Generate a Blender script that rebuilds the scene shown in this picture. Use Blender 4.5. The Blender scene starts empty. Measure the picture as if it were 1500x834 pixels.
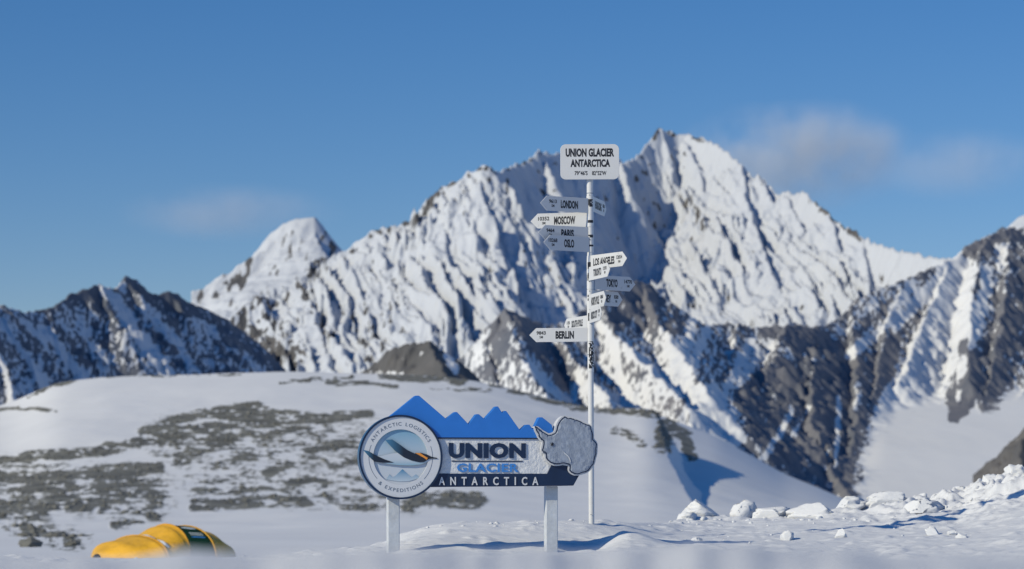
import bpy, bmesh, math, random
import numpy as np
from mathutils import Vector, Matrix
R = math.radians
random.seed(7)
S = bpy.context.scene
COL = S.collection

# ------------------------------------------------------------------ camera, sky, sun, exposure
F = 3750.0            # focal length in pixels of the 1500 wide photograph
HZ, EYE = 725.0, 0.45  # horizon row, height of the lens above the snow
cam = bpy.data.cameras.new('camera'); cam.lens = 90.0; cam.sensor_width = 36.0
cam.shift_y = (HZ - 417.0) / 1500.0
cam.clip_start = 0.2; cam.clip_end = 120000
cam.dof.use_dof = True; cam.dof.focus_distance = 20.8; cam.dof.aperture_fstop = 3.0
co = bpy.data.objects.new('camera', cam); COL.objects.link(co)
co.location = (0, 0, EYE); co.rotation_euler = (R(90), 0, 0)
S.camera = co

SUN_AZ, SUN_EL = 237.0, 29.5
w = bpy.data.worlds.new("World"); S.world = w; w.use_nodes = True
nt = w.node_tree; bg = nt.nodes['Background']
sk = nt.nodes.new('ShaderNodeTexSky'); sk.sky_type = 'NISHITA'; sk.sun_disc = False
sk.sun_elevation = R(SUN_EL); sk.sun_rotation = R(SUN_AZ)
sk.altitude = 0; sk.air_density = 1.0; sk.dust_density = 0.0; sk.ozone_density = 6.0
hs = nt.nodes.new('ShaderNodeHueSaturation'); hs.inputs['Saturation'].default_value = 1.22     # clear, deep polar blue
tint = nt.nodes.new('ShaderNodeMixRGB'); tint.blend_type = 'MULTIPLY'; tint.inputs[0].default_value = 1.0
tint.inputs[2].default_value = (0.87, 0.785, 0.865, 1.0)
nt.links.new(sk.outputs[0], hs.inputs['Color']); nt.links.new(hs.outputs[0], tint.inputs[1])
nt.links.new(tint.outputs[0], bg.inputs[0]); bg.inputs[1].default_value = 0.097
sun = bpy.data.lights.new('sun', 'SUN'); sun.energy = 3.05; sun.angle = R(0.53); sun.color = (1.0, 0.92, 0.715)
so = bpy.data.objects.new('sun', sun); COL.objects.link(so)
sd = Vector((math.sin(R(SUN_AZ)) * math.cos(R(SUN_EL)), math.cos(R(SUN_AZ)) * math.cos(R(SUN_EL)), math.sin(R(SUN_EL))))
so.rotation_euler = sd.to_track_quat('Z', 'Y').to_euler(); so.location = (-30, -30, 40)
S.view_settings.view_transform = 'Standard'; S.view_settings.look = 'None'
S.view_settings.exposure = 0.0; S.view_settings.gamma = 1.0
S.render.engine = 'CYCLES'; S.cycles.max_bounces = 6; S.cycles.diffuse_bounces = 1; S.cycles.sample_clamp_indirect = 0.21; S.cycles.volume_bounces = 1
S.cycles.use_denoising = True

# ------------------------------------------------------------------ helpers
def W(px, py, Y):
    return ((px - 750.0) / F * Y, Y, EYE + (HZ - py) / F * Y)

def pn(x, y, seed=0):
    """gradient noise, about -0.7..0.7"""
    xi = np.floor(x).astype(np.int64); yi = np.floor(y).astype(np.int64)
    xf = x - xi; yf = y - yi
    u = xf * xf * xf * (xf * (xf * 6 - 15) + 10); v = yf * yf * yf * (yf * (yf * 6 - 15) + 10)
    def g(ix, iy, dx, dy):
        h = (ix * 374761393 + iy * 668265263 + seed * 974634777) & 0xFFFFFFFF
        h = ((h ^ (h >> 13)) * 1274126177) & 0xFFFFFFFF
        h = (h ^ (h >> 16)) & 0xFFFF
        a = h * (2 * np.pi / 65536.0)
        return np.cos(a) * dx + np.sin(a) * dy
    a = g(xi, yi, xf, yf); b = g(xi + 1, yi, xf - 1, yf)
    c = g(xi, yi + 1, xf, yf - 1); d = g(xi + 1, yi + 1, xf - 1, yf - 1)
    return (a * (1 - u) + b * u) * (1 - v) + (c * (1 - u) + d * u) * v

def fbm(x, y, o=4, seed=0, gain=0.5):
    s = np.zeros(np.broadcast(x, y).shape); a = 1.0
    for i in range(o):
        s += a * pn(x * 2 ** i + 17.3 * i, y * 2 ** i - 9.1 * i, seed + i); a *= gain
    return s

def ridged(x, y, o=3, seed=0):
    s = np.zeros(np.broadcast(x, y).shape); a = 1.0
    for i in range(o):
        s += a * (1 - 2.2 * np.abs(pn(x * 2 ** i + 5.7 * i, y * 2 ** i + 3.1 * i, seed + i))); a *= 0.5
    return s

def sst(a, b, x):
    t = np.clip((x - a) / (b - a), 0, 1); return t * t * (3 - 2 * t)

def tag(o, label=None, cat=None, group=None, kind=None):
    if label: o['label'] = label
    if cat: o['category'] = cat
    if group: o['group'] = group
    if kind: o['kind'] = kind
    return o

def link(o, parent=None):
    COL.objects.link(o)
    if parent is not None: o.parent = parent
    return o

def mesh_obj(name, verts, faces, mat, parent=None, smooth=False, loc=None):
    me = bpy.data.meshes.new(name); me.from_pydata([tuple(v) for v in verts], [], [tuple(f) for f in faces]); me.update()
    if smooth: me.polygons.foreach_set('use_smooth', [True] * len(me.polygons))
    if mat: me.materials.append(mat)
    o = bpy.data.objects.new(name, me)
    if loc is not None: o.location = loc
    return link(o, parent)

def empty(name, loc, rz=0.0, parent=None):
    o = bpy.data.objects.new(name, None); o.location = loc; o.rotation_euler = (0, 0, rz); o.empty_display_size = 0.2
    return link(o, parent)

def grid_obj(name, X, Y, Z, mat, attrs=None):
    r, c = X.shape
    n = r * c
    me = bpy.data.meshes.new(name)
    co_ = np.empty((n, 3), np.float32); co_[:, 0] = X.ravel(); co_[:, 1] = Y.ravel(); co_[:, 2] = Z.ravel()
    i = np.arange(n).reshape(r, c)
    q = np.stack([i[:-1, :-1], i[:-1, 1:], i[1:, 1:], i[1:, :-1]], -1).reshape(-1, 4).astype(np.int32)
    me.vertices.add(n); me.vertices.foreach_set('co', co_.ravel())
    me.loops.add(q.size); me.loops.foreach_set('vertex_index', q.ravel())
    me.polygons.add(len(q)); me.polygons.foreach_set('loop_start', np.arange(len(q), dtype=np.int32) * 4)
    try: me.polygons.foreach_set('loop_total', np.full(len(q), 4, np.int32))
    except Exception: pass
    me.polygons.foreach_set('use_smooth', np.ones(len(q), bool))
    me.update(calc_edges=True)
    for k, a in (attrs or {}).items():
        at = me.attributes.new(k, 'FLOAT', 'POINT'); at.data.foreach_set('value', a.astype(np.float32).ravel())
    me.materials.append(mat); me.validate()
    return link(bpy.data.objects.new(name, me))

# ------------------------------------------------------------------ materials
class NT:
    def __init__(s, name):
        s.m = bpy.data.materials.new(name); s.m.use_nodes = True
        s.t = s.m.node_tree; s.b = s.t.nodes['Principled BSDF']
    def n(s, typ, **kw):
        x = s.t.nodes.new(typ)
        for k, v in kw.items():
            if k in x.inputs: x.inputs[k].default_value = v
            else: setattr(x, k, v)
        return x
    def l(s, a, b): s.t.links.new(a, b)

def ramp(N, src, stops):
    r = N.n('ShaderNodeValToRGB'); e = r.color_ramp.elements
    while len(e) < len(stops): e.new(0.5)
    for k, (p, c) in enumerate(stops):
        e[k].position = p; e[k].color = (*c, 1) if len(c) == 3 else c
    N.l(src, r.inputs[0]); return r.outputs[0]

def simple(name, col, rough=0.5, var=0.06, scale=8.0, bump=0.0, bscale=60.0, metal=0.0, spec=0.4, dirt=None):
    N = NT(name); b = N.b
    tc = N.n('ShaderNodeTexCoord')
    no = N.n('ShaderNodeTexNoise', Scale=scale, Detail=6.0, Roughness=0.6); N.l(tc.outputs['Object'], no.inputs['Vector'])
    lo = tuple(max(0, c * (1 - var * 2)) for c in col); hi = tuple(min(1, c * (1 + var * 2)) for c in col)
    c = ramp(N, no.outputs['Fac'], [(0.3, lo), (0.7, hi)])
    if dirt:
        n2 = N.n('ShaderNodeTexNoise', Scale=scale * 4, Detail=8.0, Roughness=0.7); N.l(tc.outputs['Object'], n2.inputs['Vector'])
        f = ramp(N, n2.outputs['Fac'], [(0.60, (0, 0, 0)), (0.72, (1, 1, 1))])
        mx = N.n('ShaderNodeMixRGB'); N.l(f, mx.inputs[0]); N.l(c, mx.inputs[1]); mx.inputs[2].default_value = (*dirt, 1); c = mx.outputs[0]
    N.l(c, b.inputs['Base Color'])
    b.inputs['Roughness'].default_value = rough; b.inputs['Metallic'].default_value = metal
    b.inputs['Specular IOR Level'].default_value = spec
    if bump:
        n3 = N.n('ShaderNodeTexNoise', Scale=bscale, Detail=5.0, Roughness=0.6); N.l(tc.outputs['Object'], n3.inputs['Vector'])
        bp = N.n('ShaderNodeBump', Strength=1.0, Distance=bump); N.l(n3.outputs['Fac'], bp.inputs['Height']); N.l(bp.outputs[0], b.inputs['Normal'])
    return N.m

def snow_rock(name, rock_a, rock_b, scale, snow=(0.86, 0.865, 0.87), bump=0.0, soft=0.08):
    """snow over rock: the vertex attribute 'rock' says where stone is bare"""
    N = NT(name); b = N.b
    g = N.n('ShaderNodeNewGeometry')
    at = N.n('ShaderNodeAttribute', attribute_name='rock')
    no = N.n('ShaderNodeTexNoise', Scale=scale, Detail=6.0, Roughness=0.65); N.l(g.outputs['Position'], no.inputs['Vector'])
    ma = N.n('ShaderNodeMath', operation='MULTIPLY_ADD'); N.l(no.outputs['Fac'], ma.inputs[0]); ma.inputs[1].default_value = 0.8; 
    m2 = N.n('ShaderNodeMath', operation='ADD'); N.l(at.outputs['Fac'], m2.inputs[0]); m2.inputs[1].default_value = -0.4
    N.l(m2.outputs[0], ma.inputs[2])
    f = ramp(N, ma.outputs[0], [(0.5 - soft, (0, 0, 0)), (0.5 + soft, (1, 1, 1))])
    n2 = N.n('ShaderNodeTexNoise', Scale=scale * 0.23, Detail=7.0, Roughness=0.7); N.l(g.outputs['Position'], n2.inputs['Vector'])
    rc = ramp(N, n2.outputs['Fac'], [(0.32, rock_a), (0.68, rock_b)])
    n4 = N.n('ShaderNodeTexNoise', Scale=scale * 0.1, Detail=4.0); N.l(g.outputs['Position'], n4.inputs['Vector'])
    sc = ramp(N, n4.outputs['Fac'], [(0.3, tuple(c * 0.97 for c in snow)), (0.7, tuple(min(1, c * 1.02) for c in snow))])
    mx = N.n('ShaderNodeMixRGB'); N.l(f, mx.inputs[0]); N.l(sc, mx.inputs[1]); N.l(rc, mx.inputs[2])
    N.l(mx.outputs[0], b.inputs['Base Color']); b.inputs['Roughness'].default_value = 0.8; b.inputs['Specular IOR Level'].default_value = 0.12
    if bump:
        bp = N.n('ShaderNodeBump', Strength=0.7, Distance=bump); N.l(no.outputs['Fac'], bp.inputs['Height']); N.l(bp.outputs[0], b.inputs['Normal'])
    return N.m

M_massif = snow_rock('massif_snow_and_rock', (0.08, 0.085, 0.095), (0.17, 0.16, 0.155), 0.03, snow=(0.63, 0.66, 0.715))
M_left = snow_rock('dark_ridge_snow_and_rock', (0.10, 0.115, 0.145), (0.21, 0.22, 0.25), 0.04, snow=(0.74, 0.75, 0.775))  # blue of the ridge's shade is worked into these rock colours
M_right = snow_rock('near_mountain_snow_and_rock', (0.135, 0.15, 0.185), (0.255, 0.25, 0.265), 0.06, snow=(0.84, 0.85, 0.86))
M_hill = snow_rock('moraine_snow_and_rubble', (0.09, 0.092, 0.086), (0.30, 0.295, 0.255), 0.8, soft=0.22)
M_brown = snow_rock('brown_rock_hill', (0.105, 0.107, 0.11), (0.175, 0.168, 0.165), 0.08)

def snow_mat():
    N = NT('packed_snow'); b = N.b
    g = N.n('ShaderNodeNewGeometry')
    n1 = N.n('ShaderNodeTexNoise', Scale=0.9, Detail=6.0, Roughness=0.6); N.l(g.outputs['Position'], n1.inputs['Vector'])
    N.l(ramp(N, n1.outputs['Fac'], [(0.3, (0.83, 0.84, 0.855)), (0.7, (0.875, 0.88, 0.885))]), b.inputs['Base Color'])
    mp = N.n('ShaderNodeMapping'); mp.inputs['Scale'].default_value = (12, 26, 26); N.l(g.outputs['Position'], mp.inputs['Vector'])
    n2 = N.n('ShaderNodeTexNoise', Scale=1.0, Detail=8.0, Roughness=0.65); N.l(mp.outputs[0], n2.inputs['Vector'])
    bp = N.n('ShaderNodeBump', Strength=0.8, Distance=0.012); N.l(n2.outputs['Fac'], bp.inputs['Height']); N.l(bp.outputs[0], b.inputs['Normal'])
    b.inputs['Roughness'].default_value = 0.7; b.inputs['Specular IOR Level'].default_value = 0.2
    return N.m
M_snow = snow_mat()

# ------------------------------------------------------------------ terrain: mountains
def strokes_field(px, py, strokes):
    """strength of the nearest painted patch of bare rock (or of snow), in pixels of size at that distance"""
    out = np.zeros(px.shape)
    for pts, rad, val in strokes:
        d = np.full(px.shape, 1e9)
        if len(pts) == 1: d = np.hypot(px - pts[0][0], py - pts[0][1])
        for (ax, ay), (bx, by) in zip(pts[:-1], pts[1:]):
            vx, vy = bx - ax, by - ay; L = vx * vx + vy * vy
            t = np.clip(((px - ax) * vx + (py - ay) * vy) / L, 0, 1)
            d = np.minimum(d, np.hypot(px - ax - t * vx, py - ay - t * vy))
        f = val * (1 - sst(rad * 0.45, rad * 1.5, d))
        out = np.where(np.abs(f) > np.abs(out), f, out)
    return out

def ridge_terrain(name, px0, px1, dpx, Y0, Y1, dY, ridges, base, mat, slope, fl_amp, fl_len, skew, rock_fn,
                  rough=5.0, rough_len=40.0, jag=3.0, seed=0, warp=8.0, strokes=(), smooth_base=6.0, deep=None, flow=None):
    pxs = np.arange(px0, px1 + dpx, dpx); Ys = np.arange(Y0, Y1 + dY, dY)
    PX, Yg = np.meshgrid(pxs, Ys); X = (PX - 750) / F * Yg
    wl = fl_len * 1.6
    Xw = X + warp * fbm(X / wl, Yg / wl, 3, seed + 50); Yw = Yg + warp * fbm(X / wl, Yg / wl, 3, seed + 60)
    H = np.full(X.shape, -1e9); U = np.zeros(X.shape); Dm = np.zeros(X.shape); ID = np.zeros(X.shape); FA = np.ones(X.shape)
    for k, rd in enumerate(ridges):
        dk = (lambda y: y) if deep is None else (lambda y: deep[0] + (y - deep[0]) * deep[1])
        if 'cast' in rd:      # a rib: laid on the faces built so far, standing out of them by that many metres
            sur = HZ - (H - EYE) / Yg * F; hits = []
            for p in rd['p']:
                ci = int(np.clip(round((p[0] - px0) / dpx), 0, len(pxs) - 1)); col = sur[:, ci]
                w_ = np.nonzero(col <= p[1])[0]
                hits.append(Ys[w_[0] if len(w_) else int(np.argmin(col))])
            pts = [W(p[0], p[1], y - rd['cast'] * (p[2] if len(p) > 2 else 1.0)) for p, y in zip(rd['p'], hits)]
        else:
            pts = [W(p[0], p[1], dk(p[2])) for p in rd['p']]
        sl = rd.get('s', slope); sL, sR = sl if isinstance(sl, tuple) else (sl, sl)
        cum = 0.0
        for a, b_ in zip(pts[:-1], pts[1:]):
            vx, vy = b_[0] - a[0], b_[1] - a[1]; L2 = vx * vx + vy * vy; L = math.sqrt(L2)
            t = np.clip(((Xw - a[0]) * vx + (Yw - a[1]) * vy) / L2, 0, 1)
            dx = Xw - a[0] - t * vx; dy = Yw - a[1] - t * vy
            d = np.hypot(dx, dy); side = (vx * dy - vy * dx) > 0      # left of the walking direction
            u = cum + t * L
            zr = a[2] + t * (b_[2] - a[2]) + jag * pn(u / (fl_len * 0.5), np.full(u.shape, k * 3.7), seed + 3) * 2
            s_ = np.where(side, sL, sR)
            h = zr - s_ * d * (1.12 - 0.22 * np.clip(d / (fl_len * 8), 0, 1))
            m = h > H
            H = np.where(m, h, H); U = np.where(m, u, U); Dm = np.where(m, d, Dm); ID = np.where(m, k, ID); FA = np.where(m, rd.get('fa', 1.0), FA)
            cum += L
    uu = U - skew * Dm
    uw, dw, idw = uu, Dm, ID
    if flow is not None:      # gullies run down the fall line across the whole face
        q_ = fl_len * 3.6
        uw = X + flow * H + 1.15 * fl_len * fbm(X / q_, H / q_, 3, seed + 8); dw = H + 0.3 * Yg; idw = 0
    fl = ridged(uw / fl_len + idw * 13.7, dw / (fl_len * 5) + idw * 5.1, 1, seed + 1)
    fl2 = ridged(uw / (fl_len * 0.38) + idw * 7.7, dw / (fl_len * 2.2), 2, seed + 2)
    gr = sst(0, fl_len * 1.6, Dm)
    FA = FA * np.clip(1.1 + 1.5 * fbm(X / (fl_len * 4.5), H / (fl_len * 4.5), 3, seed + 12), 0.35, 1.8)   # smooth snowfields between ribbed walls
    H = H + gr * FA * (fl_amp * (fl - 0.5) + fl_amp * 0.6 * (fl2 - 0.7))
    rg = fbm(X / rough_len, Yg / rough_len, 4, seed + 5)
    H = H + rough * rg * (0.35 + 0.65 * FA) * sst(0, fl_len * 0.5, Dm)
    B = base(PX, Yg, X)
    k_ = smooth_base
    apron = sst(-k_, k_, B - H)
    H = np.where(apron > 0, np.maximum(H, B) + k_ * 0.25 * (1 - np.abs(np.clip((B - H) / k_, -1, 1))) ** 2, H)
    PY = HZ - (H - EYE) / Yg * F
    gy, gx = np.gradient(H)
    dYc = np.gradient(Yg, axis=0); dXc = np.gradient(X, axis=1)
    zx = gx / dXc; zy = gy / dYc
    st = np.hypot(zx, zy)
    wpx = 5 * fbm(PX / 14, PY / 14, 3, seed + 71); wpy = 5 * fbm(PX / 14, PY / 14, 3, seed + 72)
    sf = strokes_field(PX + wpx, PY + wpy, strokes)
    rock = rock_fn(dict(PX=PX, PY=PY, st=st, fl=fl, fl2=fl2, D=Dm, ID=ID, X=X, Y=Yg, H=H, sf=sf, rg=rg, U=uu, zx=zx))
    rock = np.clip(rock * (1 - apron) + apron * np.clip(sf, 0, 1), 0, 1)
    o = grid_obj(name, X, Yg, H, mat, {'rock': rock})
    o['kind'] = 'structure'
    return o

# far massif
def massif_rock(c):
    n = fbm(c['PX'] / 9, c['PY'] / 13, 3, 211)
    n2 = fbm(c['PX'] / 60, c['PY'] / 60, 2, 212)
    r = 0.06 * (np.minimum(c['st'], 2) - 1.9) + 0.85 * (n - 0.36) + 0.4 * n2 + 0.3 * (0.35 - c['fl2']) + c['sf'] * (0.75 + 0.5 * n)
    low = sst(420, 540, c['PY']) * sst(520, 380, c['PX'])
    r += 0.45 * low
    r += 0.35 * np.clip(0.1 - c['fl'], 0, 1) * (0.6 + n)      # more rock colour in the bottoms of the gullies
    return 0.5 + r * 1.6
sky0 = [(300, 505, 8700), (330, 478, 8790), (350, 457, 8850), (378, 432, 8940), (400, 437, 9010), (440, 405, 9120), (470, 390, 9200), (491, 375, 9250), (522, 358, 9220), (543, 338, 9200), (574, 331, 9170), (607, 322, 9130), (620, 309, 9110), (630, 288, 9100), (646, 273, 9080), (672, 265, 9060), (687, 252, 9040), (703, 245, 9010), (715, 242, 9000)]
sky1 = [(715, 242, 9000), (731, 250, 9090), (754, 242, 9210), (780, 229, 9340), (790, 217, 9400), (811, 224, 9500), (850, 233, 9690), (890, 238, 9870), (907, 233, 9950), (917, 238, 9990), (927, 232, 10030), (943, 216, 10100), (956, 201, 10160), (963, 184, 10200), (979, 190, 10230), (994, 196, 10240), (1005, 198, 10235)]
sky2 = [(1005, 198, 10235), (1025, 201, 10170), (1041, 206, 10090), (1056, 216, 10020), (1072, 227, 9950), (1092, 245, 9870), (1103, 258, 9830), (1113, 255, 9780), (1121, 265, 9740), (1139, 281, 9660), (1159, 281, 9570), (1175, 277, 9500), (1190, 289, 9440), (1211, 309, 9350), (1237, 330, 9230), (1262, 345, 9120), (1278, 356, 9050), (1304, 361, 8940), (1335, 368, 8810), (1366, 376, 8690), (1394, 379, 8590), (1460, 400, 8530), (1540, 430, 8450)]
massif_ridges = [
    dict(p=sky0, s=1.2), dict(p=sky1, s=1.95, fa=.4), dict(p=sky2, s=2.2, fa=.55),
    dict(p=[(713, 245, 9000), (728, 288, 8910), (748, 325, 8830), (766, 360, 8755), (775, 400, 8680), (788, 432, 8620), (802, 462, 8560), (820, 530, 8440)], s=(1.9, 1.15), fa=.45),
    dict(p=[(907, 236, .3), (926, 282), (948, 330), (978, 372), (1012, 405), (1032, 432), (1050, 475), (1070, 530)], cast=150, fa=.7, s=(1.8, 1.9)),
    dict(p=[(966, 186, .1), (980, 225), (1000, 262), (1012, 290), (1030, 330)], cast=45, s=(1.4, 1.8)),
    dict(p=[(795, 225, .2), (812, 258), (846, 298), (876, 332), (892, 362), (920, 405), (945, 445)], cast=120, fa=.7, s=(1.8, 1.9)),
    dict(p=[(832, 232, .3), (846, 262), (862, 300)], cast=60, fa=.5, s=(1.8, 1.9)),
    dict(p=[(742, 300, .3), (762, 325), (775, 345), (784, 380)], cast=40, s=(1.4, 1.9)),
    dict(p=[(800, 400), (822, 420), (838, 450), (850, 480)], cast=60, fa=.5, s=(1.8, 1.9)),
    dict(p=[(830, 370), (850, 400), (868, 440)], cast=35, s=(1.4, 1.9)),
    dict(p=[(985, 215, .5), (1000, 240), (1008, 270)], cast=35, s=(1.4, 1.9)),
    dict(p=[(1002, 205, .2), (1022, 240), (1030, 280), (1032, 310)], cast=60, s=(1.5, 1.6)),
    dict(p=[(1115, 258, .3), (1142, 316), (1158, 345), (1180, 385), (1205, 440), (1230, 500)], cast=90, s=(2.17, 0.81)),
    dict(p=[(1085, 240, .3), (1098, 300), (1116, 360), (1140, 420), (1170, 475), (1190, 540)], cast=90, s=(2.17, 0.90)),
    dict(p=[(1150, 285, .3), (1180, 340), (1200, 380), (1225, 430)], cast=52, s=(2.03, 0.90)),
    dict(p=[(1215, 315, .3), (1228, 350), (1246, 400), (1262, 440)], cast=52, s=(2.03, 0.81)),
    dict(p=[(1262, 348, .3), (1272, 400), (1290, 450)], cast=60, s=(2.03, 0.81)),
    dict(p=[(491, 378, .3), (505, 420), (525, 470), (550, 540)], cast=90, s=(2.17, 0.81)),
    dict(p=[(520, 362, .3), (540, 410), (560, 460), (585, 540)], cast=75, s=(2.17, 0.81)),
    dict(p=[(560, 338, .3), (582, 390), (605, 450), (630, 530)], cast=90, s=(2.17, 0.81)),
    dict(p=[(600, 328, .3), (618, 380), (640, 440), (668, 520)], cast=75, s=(2.17, 0.81)),
    dict(p=[(636, 290, .3), (652, 350), (672, 410), (698, 490)], cast=90, s=(2.17, 0.85)),
    dict(p=[(672, 268, .3), (690, 330), (706, 380), (728, 440), (742, 480)], cast=82, s=(2.17, 0.85)),
    dict(p=[(700, 262, .3), (716, 310), (736, 370), (752, 420), (770, 470)], cast=60, s=(2.03, 0.85)),
    dict(p=[(378, 436, .3), (395, 470), (420, 510), (440, 560)], cast=105, s=(1.89, 0.99)),
    dict(p=[(410, 434, .3), (432, 470), (450, 520)], cast=90, s=(1.89, 0.90)),
    dict(p=[(440, 408, .3), (458, 450), (475, 500), (490, 560)], cast=105, s=(2.03, 0.81)),
]
massif_strokes = [
    ([(320, 490), (350, 460), (378, 440), (402, 444)], 9, .9), ([(402, 446), (440, 415), (476, 394)], 6, .8), ([(385, 470), (430, 525)], 16, .45), ([(345, 480), (380, 530)], 14, .6), ([(445, 430), (485, 500)], 9, .45), ([(500, 440), (530, 500), (545, 530)], 8, .5), ([(720, 262), (760, 310)], 9, .3),
    ([(500, 382), (545, 342)], 4, .7), ([(548, 340), (575, 333), (606, 325)], 5, .8), ([(612, 322), (628, 295), (645, 278)], 6, .9), ([(650, 277), (668, 270), (690, 256)], 4, .7),
    ([(700, 248), (718, 246)], 5, .9), ([(742, 250), (800, 222)], 3, .5), ([(958, 202), (965, 188), (990, 198)], 5, .9), ([(1010, 201), (1045, 208)], 3, .7),
    ([(1112, 258), (1122, 280)], 4, .5), ([(1185, 287), (1215, 315), (1262, 348)], 6, .9), ([(375, 436), (390, 450)], 10, .8), ([(345, 462), (360, 480), (400, 520)], 12, .7),
    ([(440, 412), (460, 398)], 5, .7), ([(715, 250), (760, 300)], 8, .35), ([(930, 240), (960, 290)], 9, .35), ([(1000, 290), (1020, 310), (1030, 330)], 8, .6),
    ([(530, 440), (545, 480), (560, 510)], 6, .5), ([(1040, 240), (1000, 200)], 4, -.6), ([(1100, 280), (1240, 400)], 40, -.5), ([(1300, 370), (1390, 385)], 12, -.5), ([(620, 330), (700, 420)], 40, -.18),
]
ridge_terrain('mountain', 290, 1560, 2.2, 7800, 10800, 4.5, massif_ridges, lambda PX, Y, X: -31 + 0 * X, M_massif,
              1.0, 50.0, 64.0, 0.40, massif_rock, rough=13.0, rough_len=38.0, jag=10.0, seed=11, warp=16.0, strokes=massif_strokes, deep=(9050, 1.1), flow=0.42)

# snow dome far behind
def dome_rock(c):
    n = fbm(c['PX'] / 10, c['PY'] / 26 + c['PX'] / 30, 4, 311)
    return 0.5 + 1.2 * (0.5 * (n - 0.42) + c['sf'] * (0.6 + n))
dome_ridges = [dict(p=[(290, 458, 15000), (303, 442, 15000), (318, 427, 15000), (345, 404, 14980), (376, 373, 14960), (399, 340, 14950), (414, 328, 14940), (434, 320, 14930), (457, 317, 14920), (464, 323, 15040), (476, 340, 15180), (493, 366, 15380), (520, 400, 15600)], s=1.2),
               dict(p=[(457, 317, 14920), (462, 340, 14850), (468, 370, 14760), (470, 410, 14600)], s=(2.2, 0.7))]
ridge_terrain('mountain', 280, 540, 2.0, 13000, 15900, 9.0, dome_ridges, lambda PX, Y, X: 0 * X, M_massif, 0.9, 30.0, 130.0, 0.5, dome_rock,
              rough=14.0, rough_len=80.0, jag=5.0, seed=23, warp=20.0,
              strokes=[([(310, 440), (350, 405), (372, 385)], 7, .35), ([(365, 385), (352, 420)], 9, .35), ([(455, 400), (470, 385)], 8, .6), ([(470, 340), (488, 362)], 5, .3)])
ridge_terrain('mountain', 1465, 1600, 3.0, 11500, 12300, 9.0, [dict(p=[(1470, 345, 12000), (1481, 331, 12000), (1492, 318, 12000), (1500, 314, 12000), (1560, 300, 12000), (1640, 290, 12000)], s=0.9)],
              lambda PX, Y, X: 0 * X, M_massif, 0.9, 20.0, 100.0, 0.3, dome_rock, rough=10.0, seed=29)

# dark ridge on the left
def left_rock(c):
    n = fbm(c['PX'] / 8, c['PY'] / 12, 3, 411); n2 = fbm(c['PX'] / 45 - c['PY'] / 80, c['PY'] / 60, 3, 412)
    hi = sst(470, 410, c['PY'])
    n3 = fbm(c['PX'] / 5, c['PY'] / 5, 3, 413)
    r = 0.10 + 0.7 * n + 0.5 * n2 + 1.1 * n3 + 0.45 * hi + 0.12 * (c['fl'] - 0.35) + c['sf']
    return 0.5 + r * 1.5
left_ridges = [
    dict(p=[(-80, 420, 5150), (-30, 438, 5250), (0, 447, 5320), (20, 452, 5370), (38, 457, 5420), (61, 455, 5490), (96, 436, 5600), (120, 424, 5680), (144, 415, 5760), (165, 424, 5900), (173, 416, 5930), (186, 403, 5980), (203, 413, 6060), (219, 428, 6120), (234, 432, 6160), (251, 426, 6200), (269, 437, 6280), (284, 444, 6330), (303, 453, 6390), (338, 470, 6480), (357, 485, 6520), (384, 508, 6570), (405, 541, 6600), (430, 590, 6620)], s=1.2),
    dict(p=[(144, 416, .2), (160, 436), (182, 466), (208, 505), (232, 548), (255, 600)], cast=45, s=(1.5, 0.95)),
    dict(p=[(186, 404, .2), (207, 438), (238, 478), (270, 515), (292, 545), (310, 590)], cast=38, s=(1.4, 1.1)),
    dict(p=[(251, 428, .2), (272, 462), (298, 500), (322, 550)], cast=25, s=(1.4, 1.2)),
    dict(p=[(61, 457, .2), (82, 490), (106, 525), (128, 560)], cast=32, s=(1.4, 1.1)),
    dict(p=[(0, 449, .2), (22, 485), (42, 520), (60, 570)], cast=32, s=(1.4, 1.1)),
    dict(p=[(-40, 450, .2), (-8, 500), (12, 550), (26, 600)], cast=35, s=(1.4, 1.1)),
    dict(p=[(118, 455), (135, 500), (150, 550)], cast=16, s=(1.2, 1.0)),
    dict(p=[(205, 460), (222, 500), (236, 540)], cast=14, s=(1.2, 1.0)),
    dict(p=[(290, 450), (330, 500), (350, 540)], cast=16, s=(1.2, 1.0)),
]
left_strokes = [
    ([(152, 424), (170, 442), (200, 485), (228, 522), (248, 552)], 9, -1.1), ([(172, 418), (182, 424)], 6, -.9), ([(205, 440), (228, 470), (256, 500), (285, 545)], 7, -.6),
    ([(0, 470), (14, 490), (28, 512)], 5, -.9), ([(38, 520), (52, 540), (66, 562)], 7, -.9), ([(0, 530), (12, 560), (18, 590)], 5, -.8), ([(62, 484), (85, 505), (100, 530), (122, 550)], 7, -.9),
    ([(20, 458), (40, 475), (95, 540)], 5, -.5), ([(118, 470), (125, 490), (150, 540)], 8, -.35), ([(310, 480), (318, 495)], 5, -.7), ([(150, 500), (230, 545)], 18, -.12), ([(60, 450), (100, 440), (144, 420)], 12, .4), ([(215, 430), (300, 460), (390, 520)], 12, .3),
]
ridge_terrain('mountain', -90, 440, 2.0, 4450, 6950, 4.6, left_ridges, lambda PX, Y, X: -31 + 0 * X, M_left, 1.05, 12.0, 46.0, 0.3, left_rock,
              rough=9.0, rough_len=26.0, jag=3.0, seed=31, warp=14.0, strokes=left_strokes)

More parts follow.
